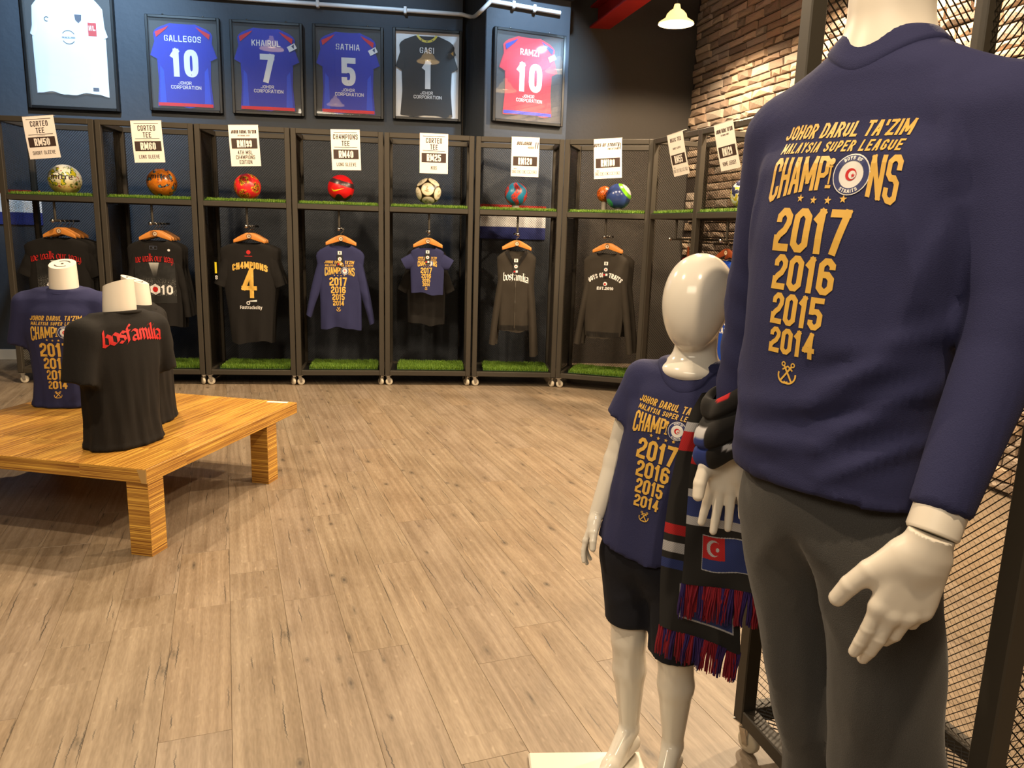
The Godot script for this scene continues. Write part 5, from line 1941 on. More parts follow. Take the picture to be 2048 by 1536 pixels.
func build_busts() -> void:
	var f := func(p: Vector3): return bust_field(p)
	var shirt := nets(f, Vector3(-0.31, -0.01, -0.17), Vector3(0.31, 0.60, 0.17), 0.0095).mesh()
	var neck := MB.new()
	var rows := []
	for i in 9:
		var u := i / 8.0
		var y := lerpf(0.50, 0.665, u)
		var rx := lerpf(0.066, 0.057, u) - 0.012 * pow(1.0 - u, 6.0)
		var ring := PackedVector3Array()
		for k in 32:
			var a := -TAU * k / 32
			var z := sin(a) * rx * 1.02
			ring.append(Vector3(cos(a) * rx, y - z * 0.36 * u * 1.0, z - 0.02 - 0.004 * u))
		rows.append(ring)
	neck.grid(rows, true)
	neck.fan(rows[-1], true)
	var neck_mesh := neck.mesh()
	var ring_mark := MB.new()
	var on := func(p: Vector2):
		return Vector3(p.x, 0.665 + p.y * 0.36 + 0.0012, -p.y - 0.024)
	ink(ring_mark, ring_ink(Vector2(0, 0), 0.030, 0.035, 16, 0.5, 2.3) + ring_ink(Vector2(0, 0), 0.030, 0.035, 16, 3.6, 5.5) + disc_ink(Vector2(0, 0), 0.006, 12), on)
	var mark := ring_mark.mesh()
	var list := [
		[Vector3(-1.685, TABLE_H, -3.215), -1.94, "black_cloth", "torso form in a black tee with red blackletter back print", 1.04],
		[Vector3(-2.31, TABLE_H, -3.90), 0.15, "navy_cloth", "torso form in a navy tee with gold champions print on the table", 1.09],
		[Vector3(-1.775, TABLE_H, -3.63), 1.75, "black_cloth", "torso form in a plain black tee hidden behind the printed black one", 1.02],
	]
	for i in 3:
		var r: Array = list[i]
		var o := thing("torso_form", r[3], "mannequin", r[0], r[1], "torso forms on the low table")
		o.scale = Vector3.ONE * r[4]
		part("neck_block", neck_mesh, M.skin_matte, o)
		part("neck_mark", mark, M.print_dark, o)
		var sh := part("tee_shirt", shirt, M[r[2]], o)
		var col := MB.new()
		var pts := PackedVector3Array()
		for k in 41:
			var a := TAU * k / 40
			var z := sin(a) * 0.074
			pts.append(Vector3(cos(a) * 0.079, 0.548 - 0.10 * z - (0.012 if z > 0 else 0.0) * z / 0.074, z - 0.018))
		col.tube(pts, 0.007, 8, false)
		part("collar", col.mesh(), M[r[2]], sh)
		if i == 0:
			var bend := func(p: Vector2): return Vector2(p.x, p.y - 0.9 * p.x * p.x)
			var q := laid(fit(nib("bosfamilia", 0.042, 0.0145, 0.14), 0.285), 0.0, 0.445, 0.0, bend)
			part("back_print", ink_mesh(q, on_field(f, -1.0, 0.0015), 0.012), M.print_red, sh)
		if i == 1:
			var fac := func(l: float): return on_field(f, 1.0, l + 0.0012)
			champ_print(sh, fac, 0.92, Vector2(0.0, 0.435), M.gold)

# ---------------------------------------------------------------- bodies
# bones: [a, b, radius at a, radius at b]
static func bones_field(p: Vector3, bones: Array, k: float) -> float:
	var d := 1e9
	for b in bones:
		var e := cap(p, b[0], b[1], b[2], b[3])
		d = smin(d, e, k) if d < 1e8 else e
	return d

# exact normals from the field, for glossy surfaces
func polish(m: MB, f: Callable, from := 0, e := 0.002) -> void:
	for i in range(from, m.v.size()):
		var p := m.v[i]
		var g := Vector3(f.call(p + Vector3(e, 0, 0)) - f.call(p - Vector3(e, 0, 0)), f.call(p + Vector3(0, e, 0)) - f.call(p - Vector3(0, e, 0)), f.call(p + Vector3(0, 0, e)) - f.call(p - Vector3(0, 0, e)))
		if g.length_squared() > 1e-12:
			m.n[i] = g.normalized()

func join(into: MB, add: MB, xf: Transform3D) -> void:
	var s := into.v.size()
	var flip := xf.basis.determinant() < 0.0
	var nb := xf.basis.inverse().transposed()
	for i in add.v.size():
		into.vert(xf * add.v[i], (nb * add.n[i]).normalized(), add.t[i])
	for i in add.ix.size() / 3:
		var a := add.ix[3 * i] + s
		var b := add.ix[3 * i + 1] + s
		var c := add.ix[3 * i + 2] + s
		into.ix.append_array([a, c, b] if flip else [a, b, c])

# a hand: wrist at 0, fingers down -y, thumb towards +x, back of the hand +z. curl: bend of index .. little at the knuckle and beyond; spread in metres
func hand_mesh(curl: Array, spread: float, thumb: Array, cell: float) -> MB:
	var base := [Vector3(0.029, -0.092, 0.003), Vector3(0.010, -0.098, 0.005), Vector3(-0.010, -0.094, 0.004), Vector3(-0.028, -0.084, 0.0)]
	var len := [0.077, 0.085, 0.079, 0.062]
	var rad := [0.0094, 0.0097, 0.0092, 0.0082]
	var palm := []
	for i in 4:
		palm.append([Vector3(0.018 - 0.012 * i, -0.012, 0.0), base[i], 0.0165, 0.0114])
	palm.append([Vector3(0.0, 0.03, 0.0), Vector3(0.002, -0.02, 0.0), 0.029, 0.026])
	palm.append([Vector3(0.016, -0.02, -0.008), Vector3(0.032, -0.055, -0.012), 0.02, 0.016])
	palm.append([Vector3(-0.016, -0.02, -0.007), Vector3(-0.026, -0.07, -0.007), 0.016, 0.013])
	var chains := []
	for i in 4:
		var c := []
		var a: Vector3 = base[i]
		var bend: float = curl[i] * 0.55
		var out := spread * (1.5 - i) / 1.5
		var r: float = rad[i]
		for s in 3:
			var l: float = len[i] * [0.46, 0.30, 0.24][s]
			var dir := Vector3(out, -cos(bend), -sin(bend)).normalized()
			var b := a + dir * l
			c.append([a, b, r, r * [0.95, 0.93, 0.9][s]])
			a = b
			r *= [0.95, 0.93, 0.9][s]
			bend += curl[i] * [0.75, 0.5, 0.0][s]
		chains.append(c)
	var t := []
	for s in 3:
		t.append([thumb[s], thumb[s + 1], [0.0165, 0.0138, 0.0128][s], [0.0138, 0.0128, 0.0112][s]])
	var f := func(p: Vector3):
		var q := Vector3(p.x, p.y, p.z * 1.15)
		var d := bones_field(q, palm, 0.016)
		for c in chains:
			d = smin(d, bones_field(p, c, 0.0015), 0.008)
		d = smin(d, bones_field(p, t, 0.002), 0.014)
		return maxf(d, p.y - 0.02)
	var m := nets(f, Vector3(-0.085, -0.21, -0.12), Vector3(0.15, 0.03, 0.05), cell, 1.4)
	polish(m, f, 0, 0.0012)
	return m

# a knitted band round the neck: rings about the point AT, dropped on the cloth from above
func collar_mesh(f: Callable, at: Vector3, r0: float, r1: float, squash: float, lift: float) -> ArrayMesh:
	var rows := []
	for k in 57:
		var a := TAU * k / 56
		var row := PackedVector3Array()
		for e in [[-0.004, -0.010], [-0.002, 0.4], [0.0, 0.9], [0.25, 1.0], [0.75, 1.0], [1.0, 0.7], [1.03, -0.5]]:
			var r: float = lerpf(r0, r1, e[0]) if e[0] >= 0.0 else r0 + e[0]
			var from := at + Vector3(cos(a) * r, 0.20, sin(a) * r * squash)
			var q := march(f, from, Vector3.DOWN, 0.5)
			row.append(q + Vector3(cos(a) * 0.5, 1.0, sin(a) * 0.5).normalized() * lift * e[1])
		rows.append(row)
	var b := MB.new()
	b.grid(rows, false)
	return b.mesh()

const TH_REST := [Vector3(0.024, -0.022, -0.008), Vector3(0.045, -0.052, -0.016), Vector3(0.055, -0.082, -0.024), Vector3(0.058, -0.106, -0.032)]

func build_child() -> void:
	var o := thing("child_mannequin", "glossy white child mannequin in a navy champions tee and dark shorts", "mannequin", Vector3(0.36, 0.012, -1.70), deg_to_rad(-33.0))
	# base plate
	var bp := thing("base_plate", "white rectangular base plate under the child mannequin", "base", Vector3(0.225, 0, -1.565), 0.06)
	part("plate", box_mesh(Vector3(0.29, 0.011, 0.36), 0.004, Vector3(0, 0.0055, 0)), M.plate_white, bp)
	# body: legs, arms, neck, head
	var bones := [
		[Vector3(-0.062, 0.56, 0.01), Vector3(-0.056, 0.335, 0.014), 0.066, 0.042], [Vector3(-0.056, 0.335, 0.014), Vector3(-0.054, 0.25, 0.002), 0.041, 0.041], [Vector3(-0.054, 0.25, 0.002), Vector3(-0.050, 0.08, -0.012), 0.041, 0.0235],
		[Vector3(-0.050, 0.075, -0.012), Vector3(-0.054, 0.022, 0.085), 0.026, 0.019], [Vector3(-0.054, 0.022, 0.085), Vector3(-0.058, 0.014, 0.12), 0.022, 0.014], [Vector3(-0.049, 0.026, -0.03), Vector3(-0.053, 0.018, 0.08), 0.024, 0.021],
		[Vector3(0.050, 0.56, 0.01), Vector3(0.066, 0.335, 0.012), 0.066, 0.044], [Vector3(0.066, 0.335, 0.012), Vector3(0.067, 0.25, 0.0), 0.043, 0.043], [Vector3(0.067, 0.25, 0.0), Vector3(0.066, 0.08, -0.014), 0.043, 0.0245],
		[Vector3(0.066, 0.075, -0.014), Vector3(0.080, 0.022, 0.08), 0.027, 0.019], [Vector3(0.080, 0.022, 0.08), Vector3(0.086, 0.014, 0.115), 0.022, 0.014], [Vector3(0.065, 0.026, -0.032), Vector3(0.078, 0.018, 0.075), 0.025, 0.021],
	]
	var arms := [
		[Vector3(-0.078, 0.972, -0.01), Vector3(-0.126, 0.775, 0.0), 0.036, 0.026], [Vector3(-0.126, 0.775, 0.0), Vector3(-0.146, 0.645, 0.045), 0.0265, 0.0185],
		[Vector3(0.155, 0.972, -0.012), Vector3(0.192, 0.775, -0.005), 0.036, 0.026], [Vector3(0.192, 0.775, -0.005), Vector3(0.196, 0.645, 0.035), 0.0265, 0.0185],
	]
	var m := MB.new()
	var fl := func(p: Vector3): return maxf(bones_field(p, bones, 0.011), -p.y)
	m = nets(fl, Vector3(-0.15, -0.005, -0.09), Vector3(0.16, 0.63, 0.15), 0.0065)
	polish(m, fl)
	var fa := func(p: Vector3): return bones_field(p, arms, 0.012)
	var ar := nets(fa, Vector3(-0.20, 0.60, -0.07), Vector3(0.24, 1.02, 0.09), 0.006)
	polish(ar, fa)
	join(m, ar, Transform3D())
	var fh := func(p: Vector3):
		var d := ellipsoid(p, Vector3(0.047, 1.188, -0.014), Vector3(0.0735, 0.086, 0.089))
		d = smin(d, ellipsoid(p, Vector3(0.047, 1.137, 0.022), Vector3(0.058, 0.076, 0.056)), 0.04)
		d = smin(d, cap(p, Vector3(0.047, 1.13, -0.020), Vector3(0.045, 1.02, -0.016), 0.046, 0.047), 0.010)
		d = smin(d, ellipsoid(p, Vector3(0.044, 1.014, -0.010), Vector3(0.076, 0.031, 0.068)), 0.03)
		return d
	var hd := nets(fh, Vector3(-0.06, 0.945, -0.12), Vector3(0.15, 1.30, 0.11), 0.0045)
	polish(hd, fh)
	join(m, hd, Transform3D())
	var hand := hand_mesh([0.25, 0.4, 0.5, 0.6], 0.10, TH_REST, 0.0034)
	join(m, hand, Transform3D(Basis(Vector3(0.35, 0.2, 0.9).normalized(), Vector3(0.20, 0.93, -0.25).normalized(), Vector3(-0.9, 0.25, 0.30).normalized()).scaled_local(Vector3.ONE * 0.66), Vector3(-0.147, 0.642, 0.046)))
	join(m, hand, Transform3D(Basis(Vector3(-0.3, 0.2, 0.93).normalized(), Vector3(-0.05, 0.96, -0.25).normalized(), Vector3(0.93, 0.0, 0.3).normalized()).scaled_local(Vector3.ONE * 0.66), Vector3(0.196, 0.642, 0.036)))
	part("body", m.mesh(), M.skin_gloss, o)
	# tee
	var secs := [[0.575, -0.014, 0.02, 0.128, 0.094], [0.70, -0.004, 0.014, 0.116, 0.086], [0.80, 0.012, 0.008, 0.116, 0.085], [0.90, 0.028, 0.0, 0.122, 0.084], [0.96, 0.036, -0.006, 0.118, 0.072], [1.005, 0.042, -0.011, 0.092, 0.060], [1.034, 0.045, -0.013, 0.056, 0.047], [1.055, 0.046, -0.014, 0.03, 0.03]]
	var ft := func(p: Vector3):
		var d := trunk(p, secs)
		d = smin(d, cap(p, Vector3(0.09, 1.003, -0.012), Vector3(0.145, 0.988, -0.012), 0.030, 0.036), 0.035)
		d = smin(d, cap(p, Vector3(0.0, 1.003, -0.012), Vector3(-0.070, 0.988, -0.012), 0.030, 0.036), 0.035)
		var s := cap(p, Vector3(-0.072, 0.978, -0.01), Vector3(-0.112, 0.86, 0.0), 0.043, 0.050)
		s = maxf(s, -(p - Vector3(-0.108, 0.886, 0.0)).dot(Vector3(0.30, 0.95, 0.0)))
		var s2 := cap(p, Vector3(0.150, 0.978, -0.012), Vector3(0.182, 0.86, -0.005), 0.043, 0.050)
		s2 = maxf(s2, -(p - Vector3(0.176, 0.88, 0.0)).dot(Vector3(-0.25, 0.96, 0.0)))
		d = smin(d, minf(s, s2), 0.018)
		var a := atan2(p.z, p.x - 0.02)
		var k := smoothstep(0.98, 0.62, p.y)
		d += 0.0022 * k * sin(a * 8.0 + p.y * 9.0) + 0.0014 * sin(a * 15.0 - p.y * 23.0) * k
		d -= 0.0035 * exp(-pow((p.x + 0.062 + (p.y - 0.9) * 0.35) / 0.012, 2)) * smoothstep(0.80, 0.92, p.y) * smoothstep(1.0, 0.95, p.y)
		return maxf(d, 0.588 + 0.010 * sin(a * 3.0) + 0.06 * (p.x + 0.014) * 0.3 - p.y)
	var tee := part("tee_shirt", nets(ft, Vector3(-0.20, 0.56, -0.13), Vector3(0.26, 1.09, 0.13), 0.0068).mesh(), M.navy_cloth, o)
	part("collar", collar_mesh(ft, Vector3(0.045, 1.0, -0.010), 0.061, 0.076, 0.93, 0.004), M.navy_cloth, tee)
	# print, tilted with the leaning trunk
	var fac := func(l: float):
		return func(p: Vector2):
			var q := Vector2(0.028, 0.952) + p.rotated(-0.10)
			return march(ft, Vector3(q.x, q.y, 0.24), Vector3(0, 0, -1)) + Vector3(0, 0, l + 0.0008)
	champ_print(tee, fac, 0.655, Vector2(0.004, 0.0), M.gold)
	# shorts
	var fs := func(p: Vector3):
		var d := ellipsoid(p, Vector3(-0.012, 0.575, 0.012), Vector3(0.118, 0.10, 0.088))
		d = smin(d, cap(p, Vector3(-0.066, 0.55, 0.012), Vector3(-0.060, 0.36, 0.014), 0.070, 0.056), 0.03)
		d = smin(d, cap(p, Vector3(0.048, 0.55, 0.012), Vector3(0.066, 0.32, 0.012), 0.070, 0.060), 0.03)
		var a := sin(p.y * 31.0 + p.x * 42.0)
		d += 0.002 * a + 0.004 * exp(-pow((p.x + 0.01 - (0.5 - p.y) * 0.18) / 0.010, 2)) * smoothstep(0.62, 0.5, p.y)
		d -= 0.003 * exp(-pow((p.y - 0.49 - p.x * 0.5) / 0.014, 2)) * smoothstep(-0.12, -0.03, p.x) * smoothstep(0.06, 0.0, p.x)
		return maxf(d, (0.385 if p.x < 0.002 else 0.335) - p.y)
	part("shorts", nets(fs, Vector3(-0.16, 0.30, -0.11), Vector3(0.16, 0.69, 0.14), 0.0075).mesh(), M.short_cloth, o)

# ---------------------------------------------------------------- the adult mannequin and its scarf
const ADULT_AT := Vector3(0.555, 0.0, -1.243)
const ADULT_TURN := -54.0

const SHIRT := [[0.88, 0.0, 0.028, 0.166, 0.128], [1.04, 0.0, 0.027, 0.160, 0.120], [1.18, 0.0, 0.020, 0.168, 0.120], [1.32, 0.0, 0.004, 0.182, 0.124], [1.43, 0.0, -0.008, 0.190, 0.116], [1.50, 0.0, -0.020, 0.165, 0.096], [1.565, -0.006, -0.028, 0.116, 0.088], [1.618, -0.012, -0.030, 0.073, 0.069], [1.665, -0.012, -0.030, 0.045, 0.045]]
# folds of the long-sleeved shirt on its front: [x0, y0, x1, y1, height, width]
const FOLDS := [[0.18, 1.21, 0.03, 1.075, 0.012, 0.020], [0.03, 1.075, -0.10, 1.055, 0.008, 0.022], [0.18, 1.13, 0.05, 1.015, 0.011, 0.017], [0.05, 1.015, -0.12, 0.990, 0.008, 0.016], [0.18, 1.045, 0.06, 0.965, 0.009, 0.012],
	[0.17, 1.37, 0.13, 1.19, 0.009, 0.018], [0.10, 1.41, 0.15, 1.24, 0.006, 0.016], [-0.165, 1.14, -0.10, 1.02, 0.006, 0.014], [0.03, 1.165, 0.14, 1.15, 0.006, 0.024], [-0.15, 1.45, -0.165, 1.28, 0.005, 0.012], [0.12, 1.55, 0.158, 1.40, 0.008, 0.013], [0.155, 1.54, 0.19, 1.41, 0.006, 0.010],
	[0.02, 1.125, 0.16, 1.175, -0.007, 0.014], [0.00, 1.045, 0.15, 1.09, -0.007, 0.012]]

static func ridge(x: float, y: float, s: Array) -> float:
	var ax: float = s[0]
	var ay: float = s[1]
	var bx: float = s[2] - ax
	var by: float = s[3] - ay
	var t := clampf(((x - ax) * bx + (y - ay) * by) / (bx * bx + by * by), 0.0, 1.0)
	var dx := x - ax - bx * t
	var dy := y - ay - by * t
	return s[4] * exp(-(dx * dx + dy * dy) / (s[5] * s[5])) * (0.35 + 0.65 * sin(PI * clampf(t, 0.08, 0.92)))

func build_adult() -> void:
	var o := thing("adult_mannequin", "tall headless white mannequin in a navy long-sleeved champions top and charcoal trousers", "mannequin", ADULT_AT, deg_to_rad(ADULT_TURN))
	var l_sh := Vector3(0.190, 1.492, -0.022)
	var l_el := Vector3(0.238, 1.215, 0.022)
	var l_wr := Vector3(0.236, 0.965, 0.150)
	var r_sh := Vector3(-0.190, 1.492, -0.022)
	var r_el := Vector3(-0.228, 1.22, -0.045)
	var r_wr := Vector3(-0.226, 0.955, -0.012)
	# the shirt
	var f := func(p: Vector3):
		var d := trunk(p, SHIRT)
		var q := Vector3(absf(p.x), p.y, p.z)
		d = smin(d, cap(q, Vector3(0.085, 1.545, -0.026), Vector3(0.168, 1.515, -0.022), 0.048, 0.056), 0.07)
		if p.z > -0.02:
			for s in FOLDS:
				d -= ridge(p.x, p.y, s) * smoothstep(-0.02, 0.05, p.z)
		d -= 0.0025 * sin(p.y * 46.0 + p.x * 9.0) * smoothstep(1.12, 0.96, p.y)
		d -= 0.004 * exp(-pow((p.y - 0.948 + 0.10 * p.x) / 0.010, 2))
		# hem, lower at the middle
		d = maxf(d, 0.934 - 0.10 * p.x + 0.010 * sin(p.x * 14.0) - p.y)
		var arm := smin(cap(p, l_sh, l_el, 0.064, 0.055), cap(p, l_el, l_wr, 0.053, 0.039), 0.02)
		var e := (p - l_wr).dot((l_wr - l_el).normalized())
		arm = maxf(arm, e + 0.006)
		arm -= 0.0014 * sin(p.y * 42.0 + p.z * 60.0) * smoothstep(1.40, 1.2, p.y)
		var arm2 := smin(cap(p, r_sh, r_el, 0.060, 0.052), cap(p, r_el, r_wr, 0.052, 0.042), 0.02)
		var e2 := (p - r_wr).dot((r_wr - r_el).normalized())
		arm2 = maxf(arm2, e2 - 0.01)
		arm2 -= 0.0022 * sin(p.y * 95.0 + p.x * 40.0 + p.z * 30.0) * smoothstep(1.36, 1.15, p.y)
		d = smin(d, minf(arm, arm2), 0.024)
		return d
	var t0 := Time.get_ticks_msec()
	var shirt := part("longsleeve_top", nets(f, Vector3(-0.34, 0.89, -0.18), Vector3(0.36, 1.68, 0.24), 0.0085, 1.45).mesh(), M.navy_cloth, o)
	part("collar", collar_mesh(f, Vector3(-0.012, 1.6, -0.028), 0.068, 0.088, 0.97, 0.005), M.navy_cloth, shirt)
	var fac := func(l: float):
		return func(p: Vector2):
			var t := clampf(-p.y / 0.4, 0.0, 1.0)
			var q := Vector2(0.0, 1.500) + Vector2(p.x * lerpf(0.92, 0.99, t) - 0.016 + 0.014 * t, p.y).rotated(-0.035)
			return march(f, Vector3(q.x, q.y, 0.30), Vector3(0, 0, -1)) + Vector3(0, 0, l)
	champ_print(shirt, fac, 0.95, Vector2(0.010, -0.004), M.gold)
	# trousers
	var ft := func(p: Vector3):
		var d := ellipsoid(p, Vector3(0.0, 0.90, 0.015), Vector3(0.158, 0.14, 0.118))
		d = smin(d, smin(cap(p, Vector3(0.095, 0.86, 0.015), Vector3(0.150, 0.46, 0.01), 0.098, 0.084), cap(p, Vector3(0.150, 0.46, 0.01), Vector3(0.165, 0.05, -0.04), 0.082, 0.062), 0.03), 0.03)
		d = smin(d, smin(cap(p, Vector3(-0.066, 0.86, 0.015), Vector3(-0.008, 0.46, -0.055), 0.094, 0.082), cap(p, Vector3(-0.008, 0.46, -0.055), Vector3(0.015, 0.05, -0.09), 0.080, 0.060), 0.03), 0.03)
		d -= 0.004 * sin(p.y * 16.0 + p.x * 24.0) + 0.003 * sin(p.y * 29.0 - p.z * 30.0)
		d += 0.016 * exp(-pow((p.x - 0.012 - (0.86 - p.y) * 0.08) / 0.014, 2)) * smoothstep(0.90, 0.80, p.y) * smoothstep(-0.02, 0.06, p.z)
		d -= ridge(p.x, p.y, [0.02, 0.86, 0.10, 0.80, 0.007, 0.02]) + ridge(p.x, p.y, [0.03, 0.76, 0.13, 0.70, 0.006, 0.02]) + ridge(p.x, p.y, [-0.02, 0.84, -0.08, 0.76, 0.006, 0.018]) + ridge(p.x, p.y, [0.15, 0.66, 0.12, 0.30, 0.006, 0.02]) + ridge(p.x, p.y, [-0.06, 0.68, -0.02, 0.35, 0.006, 0.02])
		return maxf(d, maxf(0.055 - p.y, p.y - 1.0))
	part("trousers", nets(ft, Vector3(-0.24, 0.04, -0.21), Vector3(0.28, 1.02, 0.18), 0.0125).mesh(), M.trouser_cloth, o)
	# body: neck, forearms, feet
	var fb := func(p: Vector3):
		var d := cap(p, Vector3(-0.012, 1.56, -0.030), Vector3(-0.014, 1.86, -0.012), 0.066, 0.056)
		d = smin(d, ellipsoid(p, Vector3(-0.012, 1.58, -0.028), Vector3(0.085, 0.05, 0.066)), 0.05)
		return maxf(d, p.y - 1.80 + 0.25 * p.z)
	var body := nets(fb, Vector3(-0.1, 1.53, -0.12), Vector3(0.1, 1.84, 0.08), 0.006)
	polish(body, fb)
	part("body", body.mesh(), M.skin_matte, o)
	var ff := func(p: Vector3):
		var q := [[Vector3(0, 0.09, -0.09), Vector3(0.01, 0.03, 0.005), 0.036, 0.028], [Vector3(0.01, 0.03, 0.005), Vector3(0.015, 0.02, 0.075), 0.032, 0.02], [Vector3(0, 0.035, -0.115), Vector3(0.01, 0.026, -0.005), 0.032, 0.03]]
		return maxf(bones_field(p, q, 0.02), -p.y)
	var foot := nets(ff, Vector3(-0.06, -0.005, -0.17), Vector3(0.07, 0.14, 0.12), 0.009).mesh()
	part("foot", foot, M.skin_matte, o, Transform3D(Basis(), Vector3(0.165, 0, 0.05)))
	part("foot", foot, M.skin_matte, o, Transform3D(Basis(UP, -0.15), Vector3(0.015, 0, 0.0)))
	# hands, each a fitted piece with a seam at the wrist
	var wrist := MB.new()
	var wd := (l_wr - l_el).normalized()
	wrist.tube(PackedVector3Array([l_wr - wd * 0.06, l_wr + wd * 0.022, l_wr + wd * 0.026]), [0.034, 0.0335, 0.031] as Array, 28)
	part("wrist", wrist.mesh(), M.skin_matte, o)
	var lh := hand_mesh([0.14, 0.26, 0.55, 0.82], 0.0, [Vector3(0.026, -0.022, -0.004), Vector3(0.050, -0.052, -0.010), Vector3(0.062, -0.082, -0.018), Vector3(0.067, -0.108, -0.026)], 0.0030)
	var up := Vector3(0.17, 0.95, -0.13).normalized()
	var bk := Vector3(0.76, 0.10, 0.62)
	bk = (bk - up * bk.dot(up)).normalized()
	var hm := MB.new()
	join(hm, lh, Transform3D(Basis(-up.cross(bk), up, bk).scaled_local(Vector3.ONE * 1.06), l_wr + wd * 0.045))
	part("hand", hm.mesh(), M.skin_matte, o)
	var rh := hand_mesh([0.10, 0.14, 0.18, 0.26], 0.12, [Vector3(0.024, -0.022, -0.010), Vector3(0.044, -0.052, -0.022), Vector3(0.050, -0.082, -0.030), Vector3(0.050, -0.106, -0.034)], 0.0032)
	var rb := Basis(Vector3(-0.80, 0.0, 0.60).normalized(), Vector3(-0.02, 0.99, -0.10).normalized(), Vector3(-0.60, 0.0, -0.80).normalized())
	var rm := MB.new()
	join(rm, rh, Transform3D(rb, r_wr + Vector3(0, -0.02, 0)))
	var rw := MB.new()
	rw.tube(PackedVector3Array([r_wr + Vector3(0, 0.06, 0), r_wr + Vector3(0, -0.03, 0)]), 0.029, 20)
	join(rm, rw, Transform3D())
	part("hand", rm.mesh(), M.skin_matte, o)
	build_scarf()

# ---------------------------------------------------------------- scarf
func knit_texture() -> ImageTexture:
	# rows 0-383 the front end, 384-767 the back end; 128 across
	var w := 128
	var h := 768
	var im := Image.create_empty(w, h, false, Image.FORMAT_RGB8)
	var black := Color(0.075, 0.065, 0.065)
	var white := Color(0.72, 0.72, 0.74)
	var blue := Color(0.13, 0.20, 0.46)
	var red := Color(0.72, 0.07, 0.10)
	for y in h:
		for x in w:
			var c := black
			var v := y / 384.0
			if v < 1.0:
				if v > 0.45 and v < 0.495 or v > 0.605 and v < 0.655: c = white
				if v >= 0.495 and v <= 0.605: c = blue
				if v > 0.22 and v < 0.26: c = white
				if v > 0.26 and v < 0.30: c = red
				# flag
				var fx := (x - 30.0) / 86.0
				var fy := (v - 0.70 - 0.008 * sin(fx * 6.0)) / 0.205
				if fx > 0.0 and fx < 1.0 and fy > 0.0 and fy < 1.0:
					c = blue
					if fx < 0.47 and fy < 0.66:
						c = red
						var q := Vector2((fx - 0.235) * 0.104, (fy - 0.34) * 0.0626)
						if q.length() < 0.0145 and (q - Vector2(0.0045, 0)).length() > 0.0115: c = white
						if (q - Vector2(0.0085, 0.0015)).length() < 0.0038: c = white
					if fx < 0.018 or fx > 0.982 or fy < 0.03 or fy > 0.97: c = white
			else:
				v -= 1.0
				if v > 0.545 and v < 0.59: c = red
				if v > 0.62 and v < 0.665: c = white
				if v > 0.695 and v < 0.735: c = blue
				if v > 0.12 and v < 0.16: c = white
				if v > 0.16 and v < 0.24: c = red
				if v > 0.79 and v < 0.93 and x > 31 and x < 118:
					c = blue if x > 70 or v > 0.89 else red
					if x < 34 or x > 115 or v < 0.796 or v > 0.924: c = white
			var k := 0.86 + 0.14 * sin(x * PI * 0.5) * cos(y * PI * 0.5) + 0.05 * sin(x * PI)
			im.set_pixel(x, y, Color(c.r * k, c.g * k, c.b * k))
	return ImageTexture.create_from_image(im)

# a soft band: middle points, half width vectors, thickness; v runs from v0 to v1
func band(mid: Array, half: Array, th: float, v0: float, v1: float, sag: float) -> ArrayMesh:
	var m := spline(mid, 6)
	var hw := spline(half, 6)
	var b := MB.new()
	var n := 14
	var far := PackedFloat32Array([0.0])
	for i in range(1, m.size()):
		far.append(far[i - 1] + m[i].distance_to(m[i - 1]))
	for side in [1.0, -1.0]:
		var rows := []
		var uv := []
		for i in m.size():
			var r := PackedVector3Array()
			var u := PackedVector2Array()
			var along := (m[mini(i + 1, m.size() - 1)] - m[maxi(i - 1, 0)]).normalized()
			var nn := hw[i].normalized().cross(along).normalized()
			for j in n + 1:
				var s := lerpf(-1.0, 1.0, j / float(n))
				var p := m[i] + hw[i] * s - nn * (sag * (s * s - 0.4) + 0.002 * sin(i * 0.7 + s * 4.0))
				p += nn * th * 0.5 * side * pow(maxf(1.0 - pow(absf(s), 8.0), 0.0), 0.5)
				r.append(p)
				u.append(Vector2(j / float(n), lerpf(v0, v1, far[i] / far[-1])))
			if side < 0:
				r.reverse()
				u.reverse()
			rows.append(r)
			uv.append(u)
		b.grid(rows, false, uv)
	return b.mesh()

func fringe(a: Vector3, c: Vector3, drop: Vector3, n: int, out: Vector3, sd: int) -> ArrayMesh:
	var b := MB.new()
	b.colored = true
	var r := RandomNumberGenerator.new()
	r.seed = sd
	for i in n:
		var f := (i + r.randf()) / n
		var p := a.lerp(c, f) + out * r.randf_range(-0.004, 0.005)
		var l := r.randf_range(0.85, 1.08)
		var clump := floorf(f * 18.0)
		var red := fposmod(sin(clump * 12.9898 + sd) * 43758.5453, 1.0) < 0.52
		b.tint = (Color(0.52, 0.06, 0.13) if red else Color(0.16, 0.11, 0.36)).lerp(Color(0.30, 0.08, 0.22), r.randf() * 0.35)
		var sway := (c - a).normalized() * (sin(clump * 1.7) * 0.006 + r.randf_range(-0.004, 0.004))
		var q := spline([p, p + drop * 0.35 * l + sway * 0.5 + out * 0.004, p + drop * 0.7 * l + sway + out * r.randf_range(-0.004, 0.006), p + drop * l + sway * 0.8], 2)
		b.tube(q, [0.0016, 0.0017, 0.0017, 0.0016, 0.0015, 0.0014, 0.0010] as Array, 5, false)
	return b.mesh()

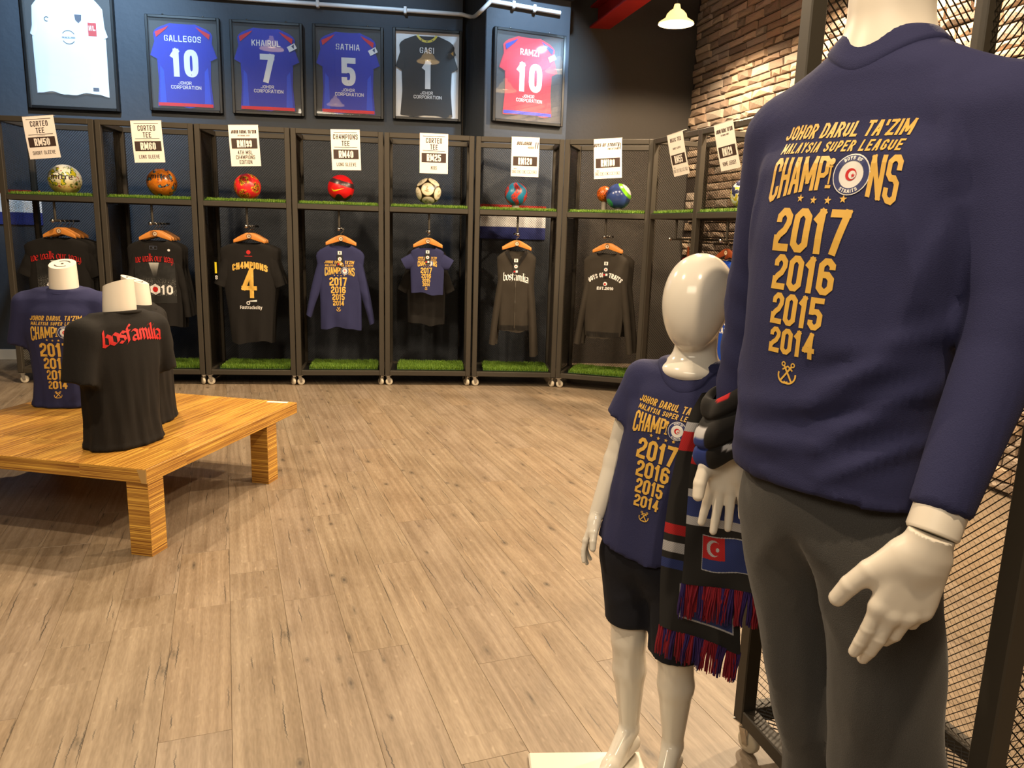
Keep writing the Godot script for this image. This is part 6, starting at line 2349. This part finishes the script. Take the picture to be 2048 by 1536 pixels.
func build_scarf() -> void:
	var k := mat("knit", Color.WHITE, 0.95)
	k.albedo_texture = knit_texture()
	k.rim_enabled = true
	k.rim = 0.3
	var yarn := mat("yarn", Color.WHITE, 0.9)
	yarn.vertex_color_use_as_albedo = true
	yarn.vertex_color_is_srgb = true
	var o := thing("scarf", "black knitted football scarf with red blue fringes draped over the mannequin's wrist", "scarf", Vector3(0.42, 0.0, -1.42), deg_to_rad(-20.0))
	# local axes: x to the viewer's side along the cloth, z towards the viewer
	var xf := o.transform.affine_inverse()
	var adult := Transform3D(Basis(UP, deg_to_rad(ADULT_TURN)), ADULT_AT)
	var wr: Vector3 = xf * (adult * Vector3(-0.226, 0.955, -0.012))
	# cloth bunched round the wrist
	var w := MB.new()
	w.colored = true
	var rows := []
	var prof := [Vector3(1.040, 0.040, 0), Vector3(1.046, 0.052, 0), Vector3(1.034, 0.062, 0), Vector3(1.014, 0.064, 0), Vector3(1.004, 0.057, 0), Vector3(0.998, 0.064, 0), Vector3(0.978, 0.072, 0), Vector3(0.956, 0.070, 0), Vector3(0.948, 0.061, 0), Vector3(0.942, 0.066, 0), Vector3(0.924, 0.066, 0), Vector3(0.910, 0.058, 0), Vector3(0.906, 0.045, 0)]
	for q in spline(prof, 4):
		var ring := PackedVector3Array()
		for j in 96:
			var a := -TAU * j / 96
			var rr: float = q.y * (1.0 + 0.06 * sin(a * 3.0 + q.x * 40.0) + 0.035 * sin(a * 7.0))
			ring.append(Vector3(wr.x + cos(a) * rr * 1.02, q.x + 0.026 * cos(a) + 0.007 * sin(a * 2.0), wr.z + sin(a) * rr))
		rows.append(ring)
	rows.reverse()
	var st := w.grid(rows, true)
	for i in range(st, w.v.size()):
		var p := w.v[i]
		var a := atan2(p.z - wr.z, p.x - wr.x)
		var y: float = p.y - 0.026 * cos(a)
		var c := Color(0.075, 0.065, 0.065)
		if y < 1.0 and y > 0.946 and absf(a - 0.85) < 0.16: c = Color(0.70, 0.70, 0.72)
		if y < 0.944 and y > 0.932 and a < 1.8: c = Color(0.70, 0.70, 0.72)
		if a > 2.25 and y < 0.962: c = Color(0.13, 0.20, 0.46)
		if a > 2.25 and y >= 0.962 and y < 0.985: c = Color(0.70, 0.70, 0.72)
		if a > 1.75 and a < 2.3 and y > 1.032: c = Color(0.72, 0.07, 0.10)
		w.c[i] = c
	part("wrist_wrap", w.mesh(), yarn, o)
	var back := Vector3(-0.015, 0.030, -0.055)
	var t := wr + back
	part("back_end", band([t + Vector3(-0.01, 0.03, 0.01), t + Vector3(-0.022, -0.04, 0.0), t + Vector3(-0.030, -0.17, 0.0), t + Vector3(-0.030, -0.36, 0.002), t + Vector3(-0.020, -0.505, 0.006)],
		[Vector3(0.045, 0, 0), Vector3(0.060, 0.0, 0), Vector3(0.074, -0.004, 0), Vector3(0.082, -0.010, 0), Vector3(0.086, -0.015, 0)], 0.009, 0.5, 1.0, 0.006), k, o)
	part("back_fringe", fringe(t + Vector3(-0.106, -0.488, 0.006), t + Vector3(0.066, -0.516, 0.006), Vector3(-0.004, -0.070, 0.0), 260, Vector3(0, 0, 1), 3), yarn, o).set_meta("kind", "stuff")
	var s := wr + Vector3(-0.026, -0.033, -0.036)
	part("front_end", band([s + Vector3(0.012, 0.055, 0.01), s + Vector3(0.008, -0.04, 0.004), s + Vector3(0.012, -0.13, 0.004), s + Vector3(0.020, -0.22, 0.008), s + Vector3(0.028, -0.305, 0.014)],
		[Vector3(0.045, 0, 0), Vector3(0.060, -0.002, 0), Vector3(0.066, -0.002, 0), Vector3(0.072, 0.0, 0), Vector3(0.080, 0.004, 0)], 0.009, 0.0, 0.5, 0.006), k, o)
	part("front_fringe", fringe(s + Vector3(-0.052, -0.309, 0.014), s + Vector3(0.108, -0.301, 0.014), Vector3(-0.002, -0.075, 0.002), 260, Vector3(0, 0, 1), 8), yarn, o).set_meta("kind", "stuff")
